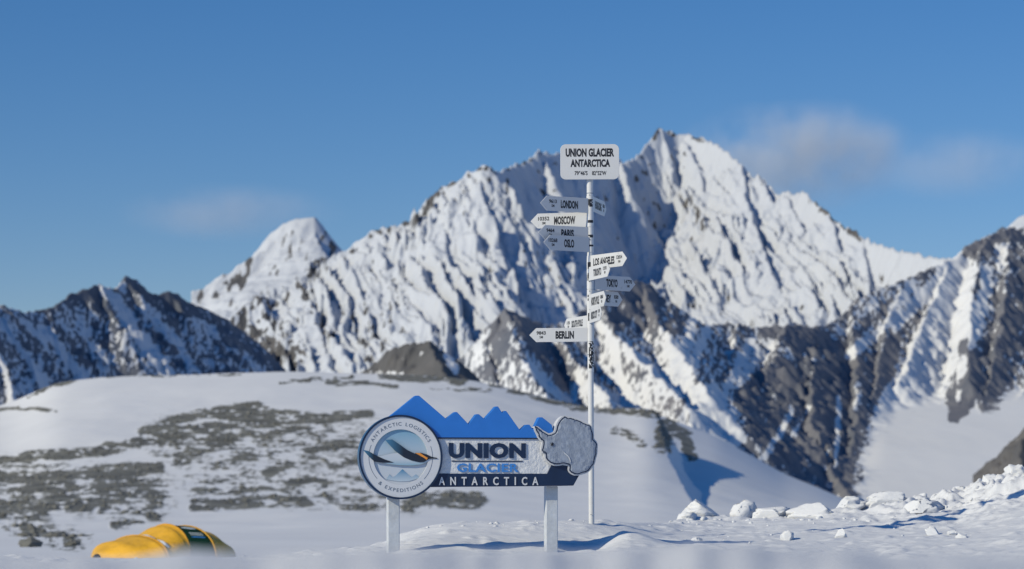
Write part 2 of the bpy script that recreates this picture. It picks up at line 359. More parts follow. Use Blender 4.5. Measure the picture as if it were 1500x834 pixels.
# near rocky mountain on the right with its long low shoulder
def right_rock(c):
    n = fbm(c['PX'] / 7, c['PY'] / 11, 3, 511); n2 = fbm(c['PX'] / 40, c['PY'] / 50, 3, 512)
    but = sst(1060, 1110, c['PX']) * sst(1330, 1270, c['PX']) * sst(470, 560, c['PY'])
    mid = sst(1190, 1120, c['PX']) * sst(440, 500, c['PY'])
    n3 = fbm(c['PX'] / 5, c['PY'] / 5, 3, 513)
    r = 0.08 + 0.55 * n + 0.5 * n2 + 1.05 * n3 + 0.22 * (c['fl'] - 0.35) + 0.3 * (c['fl2'] - 0.6) + 0.4 * but - 0.22 * mid + c['sf'] * (0.9 + 0.3 * n)
    return 0.5 + r * 1.6
R0 = [(1150, 476, 2310), (1185, 478, 2350), (1206, 479, 2380), (1231, 466, 2420), (1257, 438, 2450), (1288, 423, 2480), (1324, 410, 2520), (1350, 398, 2540), (1371, 387, 2560), (1394, 380, 2580), (1417, 361, 2600), (1443, 345, 2620), (1469, 333, 2640), (1487, 336, 2660), (1520, 330, 2680), (1600, 300, 2750)]
M0 = [(672, 530, 2000), (687, 516, 2000), (708, 500, 2000), (728, 470, 2010), (744, 452, 2020), (770, 465, 2040), (800, 476, 2060), (835, 471, 2080), (870, 440, 2120), (900, 420, 2150), (932, 411, 2180), (953, 417, 2200), (979, 443, 2220), (1005, 459, 2240), (1030, 474, 2260), (1056, 474, 2280), (1082, 474, 2290), (1108, 479, 2300), (1139, 477, 2310), (1150, 476, 2310)]
right_ridges = [
    dict(p=M0, s=1.0), dict(p=R0, s=1.0),
    dict(p=[(744, 452, 2020), (752, 490, 1970), (766, 530, 1915), (800, 585, 1830)], s=(1.0, 1.2)),
    dict(p=[(708, 500, 2000), (716, 530, 1960), (735, 580, 1900)], s=(1.0, 1.1)),
    dict(p=[(800, 476, 2060), (840, 520, 2000), (885, 575, 1930), (915, 610, 1880)], s=(1.0, 1.1)),
    dict(p=[(880, 432, 2130), (905, 490, 2070), (950, 540, 2010), (1000, 588, 1950)], s=(0.9, 1.1)),
    dict(p=[(940, 413, 2185), (965, 470, 2130), (1005, 530, 2060), (1040, 580, 2000)], s=(0.85, 0.9)),
    dict(p=[(1030, 474, 2260), (1028, 520, 2200), (1022, 575, 2130)], s=0.95),
    dict(p=[(1082, 474, 2290), (1070, 530, 2210), (1056, 590, 2130)], s=0.95),
    dict(p=[(1150, 476, 2310), (1130, 530, 2240), (1105, 590, 2160), (1078, 640, 2090)], s=0.95),
    dict(p=[(1195, 478, 2365), (1190, 550, 2260), (1190, 620, 2160), (1215, 690, 2050), (1238, 720, 2000)], s=0.95),
    dict(p=[(1246, 448, 2440), (1256, 530, 2340), (1252, 610, 2230), (1245, 690, 2110)], s=(0.95, 1.2)),
    dict(p=[(1324, 411, 2520), (1300, 470, 2440), (1285, 540, 2350), (1275, 600, 2270)], s=(1.0, 1.15)),
    dict(p=[(1394, 380, 2580), (1366, 440, 2500), (1340, 500, 2420), (1318, 560, 2340)], s=(1.0, 1.1)),
    dict(p=[(1443, 346, 2620), (1425, 420, 2520), (1422, 480, 2440), (1418, 560, 2340)], s=(1.0, 1.0)),
    dict(p=[(1478, 334, 2650), (1472, 420, 2540), (1462, 500, 2440), (1442, 590, 2330), (1436, 640, 2270)], s=1.0),
    dict(p=[(1530, 340, 2690), (1530, 450, 2540), (1510, 540, 2430), (1492, 600, 2350)], s=1.0),
]
right_strokes = [
    ([(1402, 400), (1395, 440), (1385, 480)], 24, -2), ([(1385, 480), (1368, 520), (1350, 570)], 30, -2), ([(1345, 560), (1310, 620)], 32, -1.8), ([(1420, 440), (1416, 480)], 10, -1.2), ([(1440, 640), (1400, 640), (1380, 640)], 22, -1.6), ([(1412, 505), (1428, 545), (1414, 590), (1400, 612)], 12, 1.2), ([(1446, 395), (1440, 450), (1408, 545)], 8, -1.2), ([(1470, 360), (1462, 410)], 6, -.7), ([(1388, 388), (1340, 450), (1310, 475)], 8, -1.2), ([(1335, 418), (1300, 470), (1245, 520)], 9, -.8), ([(1310, 420), (1262, 462), (1222, 490)], 9, -.4),
    ([(1360, 520), (1330, 600)], 18, -1.2), ([(1420, 570), (1400, 620)], 12, -1), ([(1490, 640), (1440, 690)], 12, -1),
    ([(1229, 580), (1227, 630), (1224, 682)], 4, -1.2), ([(1258, 562), (1254, 600)], 4, -1), ([(1160, 600), (1140, 640), (1118, 672)], 5, -1), ([(1185, 595), (1160, 640)], 4, -.8), ([(1215, 660), (1208, 690)], 4, -.9), ([(1185, 670), (1178, 690)], 4, -.7),
    ([(1015, 469), (1002, 530)], 7, -.9), ([(1037, 482), (1010, 546)], 6, -.9), ([(1101, 498), (1058, 583)], 5, -1.2), ([(981, 503), (999, 541), (1010, 570), (1040, 590)], 11, -1), ([(879, 477), (898, 498), (901, 519), (911, 570)], 6, -1.1), ([(917, 511), (960, 545), (999, 577)], 6, -1.1), ([(1130, 505), (1080, 560)], 9, -.6), ([(850, 560), (880, 580), (920, 590)], 10, -.7), ([(770, 535), (800, 560), (830, 585)], 6, -.9), ([(700, 502), (718, 485)], 4, -.9), ([(1040, 600), (1060, 640)], 30, -1.0),
    ([(744, 455), (722, 485), (740, 520), (720, 540)], 16, .7), ([(770, 470), (790, 500), (830, 560)], 14, .6), ([(880, 440), (930, 420), (960, 440), (900, 470)], 14, .5), ([(1120, 485), (1180, 490)], 10, .5), ([(1200, 500), (1240, 520), (1230, 600), (1210, 640), (1150, 560)], 16, .5), ([(1394, 385), (1375, 425)], 5, .8), ([(1425, 365), (1470, 345), (1500, 350)], 7, .7),
    ([(1490, 420), (1470, 500), (1450, 590)], 20, .5), ([(1390, 575), (1400, 610)], 9, .6), ([(1420, 430), (1424, 480)], 5, .6), ([(1120, 640), (1180, 680)], 12, .4), ([(1240, 640), (1238, 715)], 9, .6), ([(1310, 500), (1300, 560)], 10, .5),
]
def right_base(PX, Y, X):
    z = -25 + np.clip((Y - 1720) / 480.0, -0.3, 2) * 88
    g = sst(1180, 1300, PX)
    z = z * (0.75 + 0.25 * g) + 0.5 * fbm(X / 50, Y / 90, 3, 541)
    return z - 60 * sst(900, 760, PX) - 6
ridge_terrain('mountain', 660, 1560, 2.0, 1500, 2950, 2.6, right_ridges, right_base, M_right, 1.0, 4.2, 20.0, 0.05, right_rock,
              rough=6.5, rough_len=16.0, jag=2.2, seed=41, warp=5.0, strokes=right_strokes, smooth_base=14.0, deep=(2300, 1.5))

# brown outcrop at the far right and the small brown hill in the middle
def brown_rock(c):
    n = fbm(c['PX'] / 9, c['PY'] / 9, 3, 611)
    return 0.5 + 1.6 * (0.34 + 0.6 * n + c['sf'])
ridge_terrain('mountain', 1425, 1760, 2.5, 1180, 1600, 2.5, [dict(p=[(1440, 760, 1400), (1462, 720, 1400), (1480, 668, 1400), (1500, 640, 1405), (1540, 600, 1420), (1620, 575, 1450), (1690, 640, 1470), (1740, 720, 1480)], s=0.9), dict(p=[(1500, 642, 1400), (1492, 690, 1350), (1485, 740, 1290)], s=(.9, 1.0))],
              lambda PX, Y, X: -31 + 0 * X, M_brown, 0.9, 5.0, 14.0, 0.1, brown_rock, rough=3.0, rough_len=9.0, jag=1.0, seed=47, warp=3.0)
ridge_terrain('hill', 490, 730, 2.0, 1080, 1380, 2.0, [dict(p=[(500, 570, 1300), (517, 553, 1300), (538, 538, 1300), (568, 513, 1300), (600, 502, 1295), (625, 499, 1290), (646, 514, 1300), (672, 530, 1310), (700, 560, 1320), (720, 590, 1330)], s=0.85),
              dict(p=[(627, 500, 1290), (640, 525, 1250), (658, 560, 1200), (670, 590, 1160)], s=(0.8, 1.1))],
              lambda PX, Y, X: -31 + 0 * X, M_brown, 0.85, 3.0, 10.0, 0.1, brown_rock, rough=2.5, rough_len=8.0, jag=0.8, seed=53, warp=2.5,
              strokes=[([(655, 525), (668, 540)], 6, -1.0), ([(540, 545), (590, 548)], 3, -.5)])

# ------------------------------------------------------------------ terrain: moraine hill
def sm_interp(x, kx, ky, sig):
    t = np.arange(kx[0] - 6 * sig, kx[-1] + 6 * sig, 1.0); v = np.interp(t, kx, ky)
    k = np.exp(-0.5 * (np.arange(-3 * sig, 3 * sig + 1) / sig) ** 2); k /= k.sum()
    return np.interp(x, t, np.convolve(np.pad(v, len(k) // 2, mode='edge'), k, 'valid')[:len(t)])
hp = np.array([-200, 0, 40, 75, 150, 250, 350, 430, 520, 600, 680, 720, 780, 840, 880, 915, 940, 955, 965, 980, 1500.])
hv = np.array([625, 596, 580, 561, 552, 550, 546, 544, 547, 548, 555, 562, 577, 592, 599, 601, 594, 593, 600, 612, 900.])
fp = np.array([-300, 900, 940, 960, 1000, 1050, 1100, 1150, 1200, 1250, 1290, 1340, 1400, 1700.])
fv = np.array([640, 612, 608, 606, 621, 640, 667, 695, 715, 737, 750, 764, 776, 800.])
hill_strokes = [
    ([(250, 645), (600, 655)], 40, .27), ([(0, 705), (220, 725)], 42, .30), ([(300, 705), (600, 722)], 36, .26), ([(20, 770), (110, 790)], 20, .3),
    ([(209, 633), (261, 616), (317, 601), (373, 596), (411, 608), (467, 615), (541, 608)], 7, 1), ([(320, 608), (372, 606), (395, 614)], 10, 1), ([(230, 637), (299, 627), (373, 622), (440, 620)], 7, .8),
    ([(-60, 686), (0, 676), (56, 668), (149, 660), (194, 651), (261, 640), (336, 638)], 7, 1), ([(261, 676), (299, 655), (336, 650), (280, 640)], 12, .8), ([(330, 640), (400, 634), (452, 632)], 7, .75),
    ([(-60, 705), (0, 699), (56, 698), (112, 694), (187, 690), (231, 690)], 10, 1), ([(19, 722), (80, 712), (131, 719), (202, 715), (231, 729)], 11, .85), ([(150, 705), (225, 700)], 10, .8),
    ([(-60, 748), (0, 743), (56, 739), (149, 735), (180, 728)], 11, .95), ([(0, 756), (19, 758), (37, 773), (56, 784), (75, 791)], 9, .7), ([(60, 757), (30, 750)], 12, .5), ([(30, 790), (50, 800)], 6, .5),
    ([(164, 769), (190, 767), (209, 765)], 4, 1), ([(222, 757), (230, 759)], 6, 1), ([(97, 797), (120, 793), (134, 791)], 6, .8), ([(209, 743), (225, 744)], 6, .8), ([(284, 741), (336, 737), (411, 731), (452, 734)], 8, .95), ([(291, 717), (336, 719), (380, 716)], 5, .8),
    ([(392, 694), (422, 683)], 9, .9), ([(429, 706), (470, 705), (475, 712)], 6, .9), ([(448, 659), (500, 652), (530, 651), (600, 655)], 8, .9), ([(485, 681), (523, 677), (550, 676)], 7, .8), ([(340, 676), (380, 670)], 6, .6), ([(500, 743), (552, 747), (600, 746)], 5, .7), ([(470, 724), (510, 728)], 4, .7),
    ([(560, 650), (620, 648), (700, 655)], 6, .6), ([(720, 560), (760, 575), (820, 588)], 5, .6), ([(600, 735), (650, 733), (700, 735)], 11, 1), ([(540, 685), (600, 690)], 6, .6), ([(640, 726), (670, 728)], 6, .7), ([(555, 549), (600, 553), (650, 553), (680, 558)], 5, .9), ([(412, 561), (450, 557), (520, 553)], 2.5, .9), ([(480, 562), (540, 560), (580, 566)], 4, .7), ([(630, 567), (720, 572)], 3, .4),
    ([(830, 592), (870, 597), (930, 602), (950, 606)], 7, 1), ([(900, 628), (925, 637), (945, 648)], 6, .85), ([(962, 598), (974, 614), (972, 655)], 11, 1.2), ([(985, 624), (1002, 640), (1012, 668)], 8, 1.2), ([(-20, 601), (30, 598), (80, 599)], 2.5, .8), ([(40, 583), (75, 566), (110, 556)], 2.5, .7), ([(140, 552), (350, 549)], 1.5, .5),
]
pxs = np.concatenate([np.arange(-160, 900, 2.5), np.arange(900, 1080, 1.2), np.arange(1080, 1480, 3.0)])
Ys = np.concatenate([np.arange(32, 100, 2.0), np.arange(100, 300, 1.6), np.arange(300, 430, 0.7), np.arange(430, 560, 1.3), np.arange(560, 640, 5)])
PX, Yg = np.meshgrid(pxs, Ys); X = (PX - 750) / F * Yg
def hill_g(Y): return np.interp(Y, [120, 160, 200, 260, 320, 370, 400, 420], [0, .045, .11, .28, .55, .80, .93, 1.0])
def hill_main(PX, Yg):
    pys = sm_interp(PX, hp, hv, 20)
    near = np.interp(Yg, [30, 40, 48, 70, 120], [850, 826, 817, 803, 788])
    py = near + (pys - 788) * hill_g(Yg)
    z = EYE + (HZ - py) / F * np.minimum(Yg, 420)
    return z - 0.35 * np.clip(Yg - 420, 0, None) - 0.0012 * np.clip(Yg - 420, 0, None) ** 2
zm = hill_main(PX, Yg)
xe_px = np.interp(Yg, [60, 120, 200, 300, 340, 370, 400, 430, 470], [1140, 1085, 1055, 1000, 982, 972, 964, 962, 960]) + 4 * fbm(X / 7, Yg / 7, 3, 701)
xe = (xe_px - 750) / F * Yg
ze = hill_main(xe_px, Yg)
drop = np.interp(Yg, [120, 330, 380], [0.8, 0.9, 1.8])
pf = sm_interp(PX, fp, fv, 10)
pyf = np.interp(Yg, [30, 40, 48, 70, 120], [850, 826, 817, 803, 790]) + (pf - 790) * np.interp(Yg, [120, 200, 260, 300, 350, 400, 450, 490, 520], [0, .08, .2, .33, .5, .65, .8, .92, 1.0])
zf = EYE + (HZ - pyf) / F * np.minimum(Yg, 520) - 0.4 * np.clip(Yg - 520, 0, None)
zright = np.maximum(np.minimum(ze, zm + 50) - drop * (X - xe), zf)
z = np.where(X < xe, zm, zright)
z = np.maximum(z, np.where(PX > 850, zf, -1e9) * sst(850, 900, PX) + (1 - sst(850, 900, PX)) * -1e3)
und = fbm(X / 30, Yg / 40, 4, 711)
wpx = 8 * fbm(PX / 30, Yg / 26, 4, 721); wpy = 3.5 * fbm(PX / 22, Yg / 20, 4, 722)
PY = HZ - (z - EYE) / Yg * F
sf = strokes_field(PX + wpx, PY + wpy, hill_strokes)
PYc = PY; ns = fbm(PX / 34, PYc / 6, 4, 731, 0.62); ns2 = fbm(PX / 50, Yg / 26, 3, 732)
shade_side = (X > xe)
rock = 0.5 + 1.15 * (sf * (0.95 + 0.5 * ns) - 0.34 + (0.85 * ns + 0.2 * ns2 + 0.8 * fbm(PX / 8, PYc / 3.2, 3, 733)) * sst(0.02, 0.4, sf))
rock = np.clip(rock, 0, 1) * sst(45, 60, Yg)
fade = sst(60, 130, Yg) * (1 - 0.7 * sst(380, 420, Yg))
z = z + fade * 0.45 * und + 0.16 * sst(110, 200, Yg) * rock * (fbm(X / 2.2, Yg / 2.2, 3, 741) + 0.3)
grid_obj('moraine_hill', X, Yg, z, M_hill, {'rock': rock})['kind'] = 'structure'

# loose rubble lying on the bare bands of the moraine
M_rub = simple('rubble_stone', (0.18, 0.178, 0.16), 0.85, 0.25, 0.6)
rng = np.random.default_rng(5)
cand = np.argwhere((rock > 0.8) & (Yg < 425))
pick = cand[rng.choice(len(cand), 1500, replace=False)]
ico = [(0, 0, 1.0), (.89, 0, .45), (.28, .85, .45), (-.72, .53, .45), (-.72, -.53, .45), (.28, -.85, .45), (.72, .53, -.45), (-.28, .85, -.45), (-.89, 0, -.45), (-.28, -.85, -.45), (.72, -.53, -.45)]
icf = [(0, 1, 2), (0, 2, 3), (0, 3, 4), (0, 4, 5), (0, 5, 1), (1, 6, 2), (2, 7, 3), (3, 8, 4), (4, 9, 5), (5, 10, 1), (6, 7, 2), (7, 8, 3), (8, 9, 4), (9, 10, 5), (10, 6, 1)]
vs, fs = [], []
for r_, c_ in pick:
    s_ = rng.uniform(.12, .34) * rng.uniform(.5, 1.0); jit = rng.uniform(.65, 1.3, (11, 3)); o_ = len(vs)
    p = np.array(ico) * jit * np.array([s_ * rng.uniform(.8, 1.6), s_, s_ * .7]) + np.array([X[r_, c_], Yg[r_, c_], z[r_, c_] + s_ * .15])
    vs += [tuple(q) for q in p]; fs += [tuple(i + o_ for i in f) for f in icf]
tag(mesh_obj('moraine_rubble', vs, fs, M_rub), 'grey rubble strewn in bands across the snowy hill', 'rubble', kind='stuff')

# glacier plain to the horizon, under everything
n = 60
gx = np.linspace(-60000, 60000, n); gy = np.linspace(-2000, 90000, n); GX, GY = np.meshgrid(gx, gy)
grid_obj('glacier', GX, GY, np.full(GX.shape, -28.0), M_snow)['kind'] = 'structure'

# ------------------------------------------------------------------ foreground snow
kp = np.array([-900, 0, 130, 340, 480, 560, 600, 650, 720, 800, 870, 930, 1000, 1100, 1200, 1300, 1400, 1450, 1500, 1560, 1660, 1900, 2600])
crest_py = np.array([808, 815, 823, 819, 808, 799, 778, 766, 762, 763, 764, 766, 768, 764, 758, 750, 740, 722, 704, 688, 692, 735, 765])
crest_Y = np.array([24, 24, 24, 24, 23.5, 23, 22.6, 22.4, 22.4, 22.4, 22.5, 23.5, 26, 28, 28, 28, 28, 28, 28, 28, 28, 28, 28.])
z19 = np.array([-.06, -.07, -.085, -.075, -.04, -.01, 0.0, 0.0, 0.0, 0.0, 0.01, 0.03, 0.03, 0.03, 0.04, 0.05, 0.07, 0.09, 0.12, 0.13, 0.10, 0.04, 0.0])
def ground(PX, Y):
    PX = np.asarray(PX, float); Y = np.asarray(Y, float)
    cy = sm_interp(PX, kp, crest_Y, 16); cz = EYE + (HZ - sm_interp(PX, kp, crest_py, 14)) / F * cy
    z9 = sm_interp(PX, kp, z19, 16)
    Xg = (PX - 750) / F * Y
    bw = 0.008 * fbm(PX / 200.0, np.zeros_like(PX), 3, 801) + 0.017 * np.exp(-((PX - 590) / 150) ** 2) + 0.008 * np.exp(-((PX - 1150) / 260) ** 2)
    zb = 0.366 + 0.75 * bw + 0.008 * fbm(PX / 70.0, np.zeros_like(PX) + 3.3, 3, 803)
    z = np.where(Y < 3.2, 0.22 + (zb - 0.22) * sst(0.4, 3.2, Y), 0)
    z = np.where((Y >= 3.2) & (Y < 8), zb + (-0.02 - zb) * sst(3.3, 7, Y), z)
    z = np.where((Y >= 8) & (Y < 20.4), -0.02 + (z9 + 0.02) * sst(8, 18, Y), z)
    t = np.clip((Y - 20.4) / np.maximum(cy - 20.4, .1), 0, 1)
    z = np.where((Y >= 20.4) & (Y < cy), z9 + (cz - z9) * (0.45 * t + 0.55 * sst(0, 1, t)), z)
    e = np.clip(Y - cy, 0, None)
    z = np.where(Y >= cy, cz - 0.10 * sst(0, 1, e) * e - 0.035 * e, z)
    # wind scoop and drift beside the right hand post
    bx = lambda cx, c_y, sx, sy: np.exp(-((PX - cx) / sx) ** 2 - ((Y - c_y) / sy) ** 2)
    z = z + 0.10 * bx(925, 20.9, 42, .55) - 0.07 * bx(858, 20.8, 34, .6) - 0.04 * bx(760, 20.3, 60, .35) + 0.03 * bx(640, 20.9, 60, .4)
    z = z + 0.05 * sst(920, 985, PX) * np.exp(-((Y - 26.4) / .9) ** 2) * (1 + fbm(Xg / .5, Y / .7, 3, 871))
    m = sst(8, 13, Y)
    sas = fbm(Xg / 1.4 + Y * .25, Y / .8, 4, 811)
    fine = fbm(Xg / .28, Y / .2, 3, 821); ch = np.clip(fbm(Xg / .35 + 9, Y / .35, 3, 831) - .18, 0, 1)
    bank = sst(1180, 1420, PX) * sst(22, 27, Y) + 0.35 * sst(930, 1000, PX) * sst(25, 27, Y)
    z = z + m * (0.024 * sas + 0.010 * fine + 0.05 * ch) + bank * (0.13 * ridged(Xg / .55, Y / .6, 4, 841) - .11 + .05 * np.clip(fbm(Xg / .22, Y / .22, 3, 861), 0, 1)) + (1 - m) * (.02 * fbm(Xg / .5, Y / .5, 3, 851))
    return z
Ys = np.concatenate([np.linspace(.3, 9, 70), np.linspace(9.1, 17, 110), np.linspace(17.03, 29, 420), np.linspace(29.1, 75, 70)])
pxs = np.concatenate([np.arange(-900, -60, 12.0), np.arange(-60, 1620, 2.6), np.arange(1622, 2600, 9.0)])
PX, Yg = np.meshgrid(pxs, Ys)
wid = 1 + 5 * sst(8, .3, Yg)
PXw = 750 + (PX - 750) * wid
X = (PXw - 750) / F * Yg
Z = ground(PXw, Yg)
grid_obj('snow', X, Yg, Z, M_snow)['kind'] = 'structure'
def gz(px, Y): return float(ground(np.array([float(px)]), np.array([float(Y)]))[0])
def at_ground(px, Y, dz=0.0): return ((px - 750) / F * Y, Y, gz(px, Y) + dz)

# ================================================================== things
def extrude(pts, y0, y1):
    """prism from a polygon in the x-z plane, front at y0 and back at y1; counter-clockwise seen from the front"""
    n = len(pts); A = sum(pts[i][0] * pts[(i + 1) % n][1] - pts[(i + 1) % n][0] * pts[i][1] for i in range(n))
    if A < 0: pts = pts[::-1]
    v = [(x, y0, z) for x, z in pts] + [(x, y1, z) for x, z in pts]
    f = [tuple(range(n)), tuple(range(2 * n - 1, n - 1, -1))] + [(i, n + i, n + (i + 1) % n, (i + 1) % n) for i in range(n)]
    return v, f

def join(parts):
    V, Fc = [], []
    for v, f in parts:
        o = len(V); V += list(v); Fc += [tuple(i + o for i in q) for q in f]
    return V, Fc

def box(x0, x1, y0, y1, z0, z1):
    return extrude([(x0, z0), (x1, z0), (x1, z1), (x0, z1)], y0, y1)

def bevel(o, wd, seg=2):
    m = o.modifiers.new('edge', 'BEVEL'); m.width = wd; m.segments = seg; m.limit_method = 'ANGLE'; m.angle_limit = R(40)
    return o

def lathe_tube(r0, r1, z0, z1, seg=20, a0=0, a1=360):
    """upright tube or part of one, outer radius r1, inner r0"""
    full = abs(a1 - a0) >= 359.9; n = seg if full else seg + 1
    V, Fc = [], []
    for k in range(n):
        a = R(a0 + (a1 - a0) * k / seg); c, s = math.cos(a), math.sin(a)
        V += [(r1 * c, r1 * s, z0), (r1 * c, r1 * s, z1), (r0 * c, r0 * s, z1), (r0 * c, r0 * s, z0)]
    for k in range(n if full else n - 1):
        a, b = k * 4, ((k + 1) % n) * 4
        Fc += [(a, b, b + 1, a + 1), (a + 1, b + 1, b + 2, a + 2), (a + 2, b + 2, b + 3, a + 3), (a + 3, b + 3, b, a)]
    if not full:
        Fc += [(0, 1, 2, 3), tuple(reversed([len(V) - 4 + i for i in range(4)]))]
    return V, Fc

_font_cache = {}
def glyphs(text, bold=0.0, spacing=1.0, res=3):
    """flat text: vertices (x, y) and faces from Blender's own built-in font"""
    key = (text, bold, spacing)
    if key in _font_cache: return _font_cache[key]
    cu = bpy.data.curves.new('lettering', 'FONT'); cu.body = text; cu.offset = bold; cu.space_character = spacing; cu.resolution_u = res
    ob = bpy.data.objects.new('lettering', cu); COL.objects.link(ob)
    dg = bpy.context.evaluated_depsgraph_get(); me = bpy.data.meshes.new_from_object(ob.evaluated_get(dg))
    V = [(v.co.x, v.co.y) for v in me.vertices]; Fc = [tuple(p.vertices) for p in me.polygons]
    COL.objects.unlink(ob); bpy.data.objects.remove(ob); bpy.data.curves.remove(cu); bpy.data.meshes.remove(me)
    _font_cache[key] = (V, Fc); return V, Fc

def islands(V, Fc):
    par = list(range(len(V)))
    def fd(a):
        while par[a] != a: par[a] = par[par[a]]; a = par[a]
        return a
    for f in Fc:
        for b in f[1:]: par[fd(b)] = fd(f[0])
    g = {}
    for f in Fc: g.setdefault(fd(f[0]), []).append(f)
    return list(g.values())

def word(text, x0, x1, z0, z1, y, bold=0.0, thick=0.0, spacing=1.0, split=False, shear=0.0):
    """text fitted to the rectangle x0..x1, z0..z1 on the plane y (front towards -y); a mesh or one mesh per letter"""
    V, Fc = glyphs(text, bold, spacing)
    xs = [v[0] for v in V]; ys = [v[1] for v in V]; sx = (x1 - x0) / (max(xs) - min(xs)); sz = (z1 - z0) / (max(ys) - min(ys))
    P = [(x0 + (v[0] - min(xs)) * sx, z0 + (v[1] - min(ys)) * sz) for v in V]
    groups = islands(V, Fc) if split else [Fc]
    out = []
    for fs_ in groups:
        idx = sorted({i for f in fs_ for i in f}); mp = {i: k for k, i in enumerate(idx)}; m = len(idx)
        vv = [(P[i][0], y - thick, P[i][1]) for i in idx]; ff = [tuple(mp[i] for i in f) for f in fs_]
        if thick > 0:
            vv += [(P[i][0], y, P[i][1]) for i in idx]
            ec = {}
            for f in ff:
                for a, b in zip(f, f[1:] + f[:1]):
                    ec[(a, b)] = 1
            side = [(b, a, a + m, b + m) for a, b in ec if (b, a) not in ec]
            ff = ff + side
        out.append((vv, ff))
    if split: out.sort(key=lambda o: sum(v[0] for v in o[0]) / len(o[0]))
    return out

M_white = simple('white_painted_sheet', (0.72, 0.725, 0.73), 0.45, 0.02, 5.0, dirt=(0.54, 0.55, 0.56))
M_pole = simple('white_painted_pole', (0.78, 0.78, 0.77), 0.4, 0.03, 7.0, dirt=(0.45, 0.43, 0.40))
M_black = simple('black_lettering', (0.018, 0.02, 0.028), 0.5, 0.1, 20)
M_navy = simple('navy_board_paint', (0.010, 0.028, 0.078), 0.45, 0.06, 10)
M_rim = simple('disc_rim_blue', (0.035, 0.115, 0.24), 0.4, 0.12, 6)
M_blue = simple('mountain_blue_paint', (0.03, 0.20, 0.66), 0.42, 0.03, 6)
M_mid = simple('raised_letter_blue', (0.06, 0.26, 0.68), 0.4, 0.03, 8)
M_panel = simple('textured_white_panel', (0.85, 0.855, 0.86), 0.55, 0.03, 14, bump=0.012, bscale=28)
M_plain = simple('board_white', (0.80, 0.81, 0.83), 0.45, 0.015, 6)
M_map = simple('map_relief_grey', (0.31, 0.36, 0.45), 0.5, 0.07, 16, bump=0.006, bscale=45)
M_post = simple('weathered_white_post', (0.66, 0.69, 0.72), 0.6, 0.08, 12, bump=0.003, bscale=40, dirt=(0.40, 0.42, 0.44))
M_lt = simple('white_lettering', (0.80, 0.81, 0.82), 0.5, 0.02, 8)
M_orange = simple('emblem_orange', (0.85, 0.33, 0.06), 0.5, 0.08, 14)
M_grey = simple('emblem_line_grey', (0.16, 0.20, 0.27), 0.5, 0.03, 8)

def ombre(name, stops, axis='Z'):
    """printed colour blend across the emblem, along the part's own generated axis"""
    N = NT(name); tc = N.n('ShaderNodeTexCoord'); se = N.n('ShaderNodeSeparateXYZ'); N.l(tc.outputs['Generated'], se.inputs[0])
    N.l(ramp(N, se.outputs[axis], stops), N.b.inputs['Base Color']); N.b.inputs['Roughness'].default_value = 0.5
    return N.m
M_sky = ombre('emblem_sky_print', [(0.0, (0.72, 0.75, 0.79)), (0.45, (0.62, 0.70, 0.78)), (1.0, (0.20, 0.43, 0.62))])
M_wing = ombre('emblem_wing_print', [(0.0, (0.07, 0.24, 0.42)), (0.35, (0.010, 0.022, 0.045)), (1.0, (0.012, 0.016, 0.03))], 'X')
M_body = ombre('emblem_body_print', [(0.0, (0.28, 0.48, 0.62)), (0.4, (0.62, 0.70, 0.77)), (1.0, (0.72, 0.77, 0.82))])
M_peak = ombre('emblem_peak_print', [(0.0, (0.62, 0.72, 0.80)), (1.0, (0.06, 0.25, 0.46))])

# ------------------------------------------------------------------ the entrance board
YB, TH = 20.4, R(11)
PXM = F / YB                      # photograph pixels per metre at the board
def bx_(px): return (px - 695.0) / PXM / math.cos(TH)
def bz_(py): return EYE + (HZ - py) / PXM - BG
BG = gz(695, YB)
board = empty('entrance_board', ((695 - 750) / F * YB, YB, BG), TH)
tag(board, 'entrance board on two posts with round emblem, blue peaks and raised Antarctica map', 'sign board')
def BP(pts): return [(bx_(a), bz_(b)) for a, b in pts]
# peaks
peaks = [(570, 612), (578, 606), (609, 580.5), (614, 580.5), (653, 614), (666, 604), (669, 604), (686, 622), (697, 607), (701, 607), (709, 614), (725.5, 595.5), (729, 595.5), (735, 605), (738, 602), (741, 602), (761, 630), (770, 622), (775, 622), (780.5, 629), (789, 611), (794, 611), (808, 622), (812, 643), (570, 643)]
v, f = extrude(BP(peaks), -0.019, 0.07)
bevel(mesh_obj('peak_cutout', v, f, M_blue, board), 0.003)
v, f = box(bx_(600), bx_(828), -0.012, 0.05, bz_(694), bz_(643)); mesh_obj('name_panel', v, f, M_panel, board)
v, f = box(bx_(636), bx_(822), -0.021, 0.045, bz_(643.2), bz_(641.2)); mesh_obj('divider_strip', v, f, M_navy, board)
strip = [(620, 714), (640, 694), (801, 694), (808, 680), (842, 680), (851, 692), (840, 711.5), (822, 712)]
v, f = extrude(BP(strip), -0.017, 0.055); bevel(mesh_obj('base_strip', v, f, M_navy, board), 0.002)
def letters(txt, a, b, c, d, y, mat, bold, thick, sp=1.0):
    for (v, f) in word(txt, bx_(a), bx_(b), bz_(d), bz_(c), y, bold, thick, sp, split=True):
        mesh_obj('letter', v, f, mat, board)
letters('UNION', 657, 769.5, 649, 671.5, -0.012, M_navy, 0.055, 0.010, 1.08)
letters('GLACIER', 669, 759, 679, 691.7, -0.012, M_mid, 0.03, 0.008, 1.1)
v, f = box(bx_(661.5), bx_(765), -0.017, -0.012, bz_(676.6), bz_(675.0)); mesh_obj('underline', v, f, M_navy, board)
letters('ANTARCTICA', 642.5, 788, 698.8, 711, -0.017, M_lt, 0.02, 0.006, 2.3)
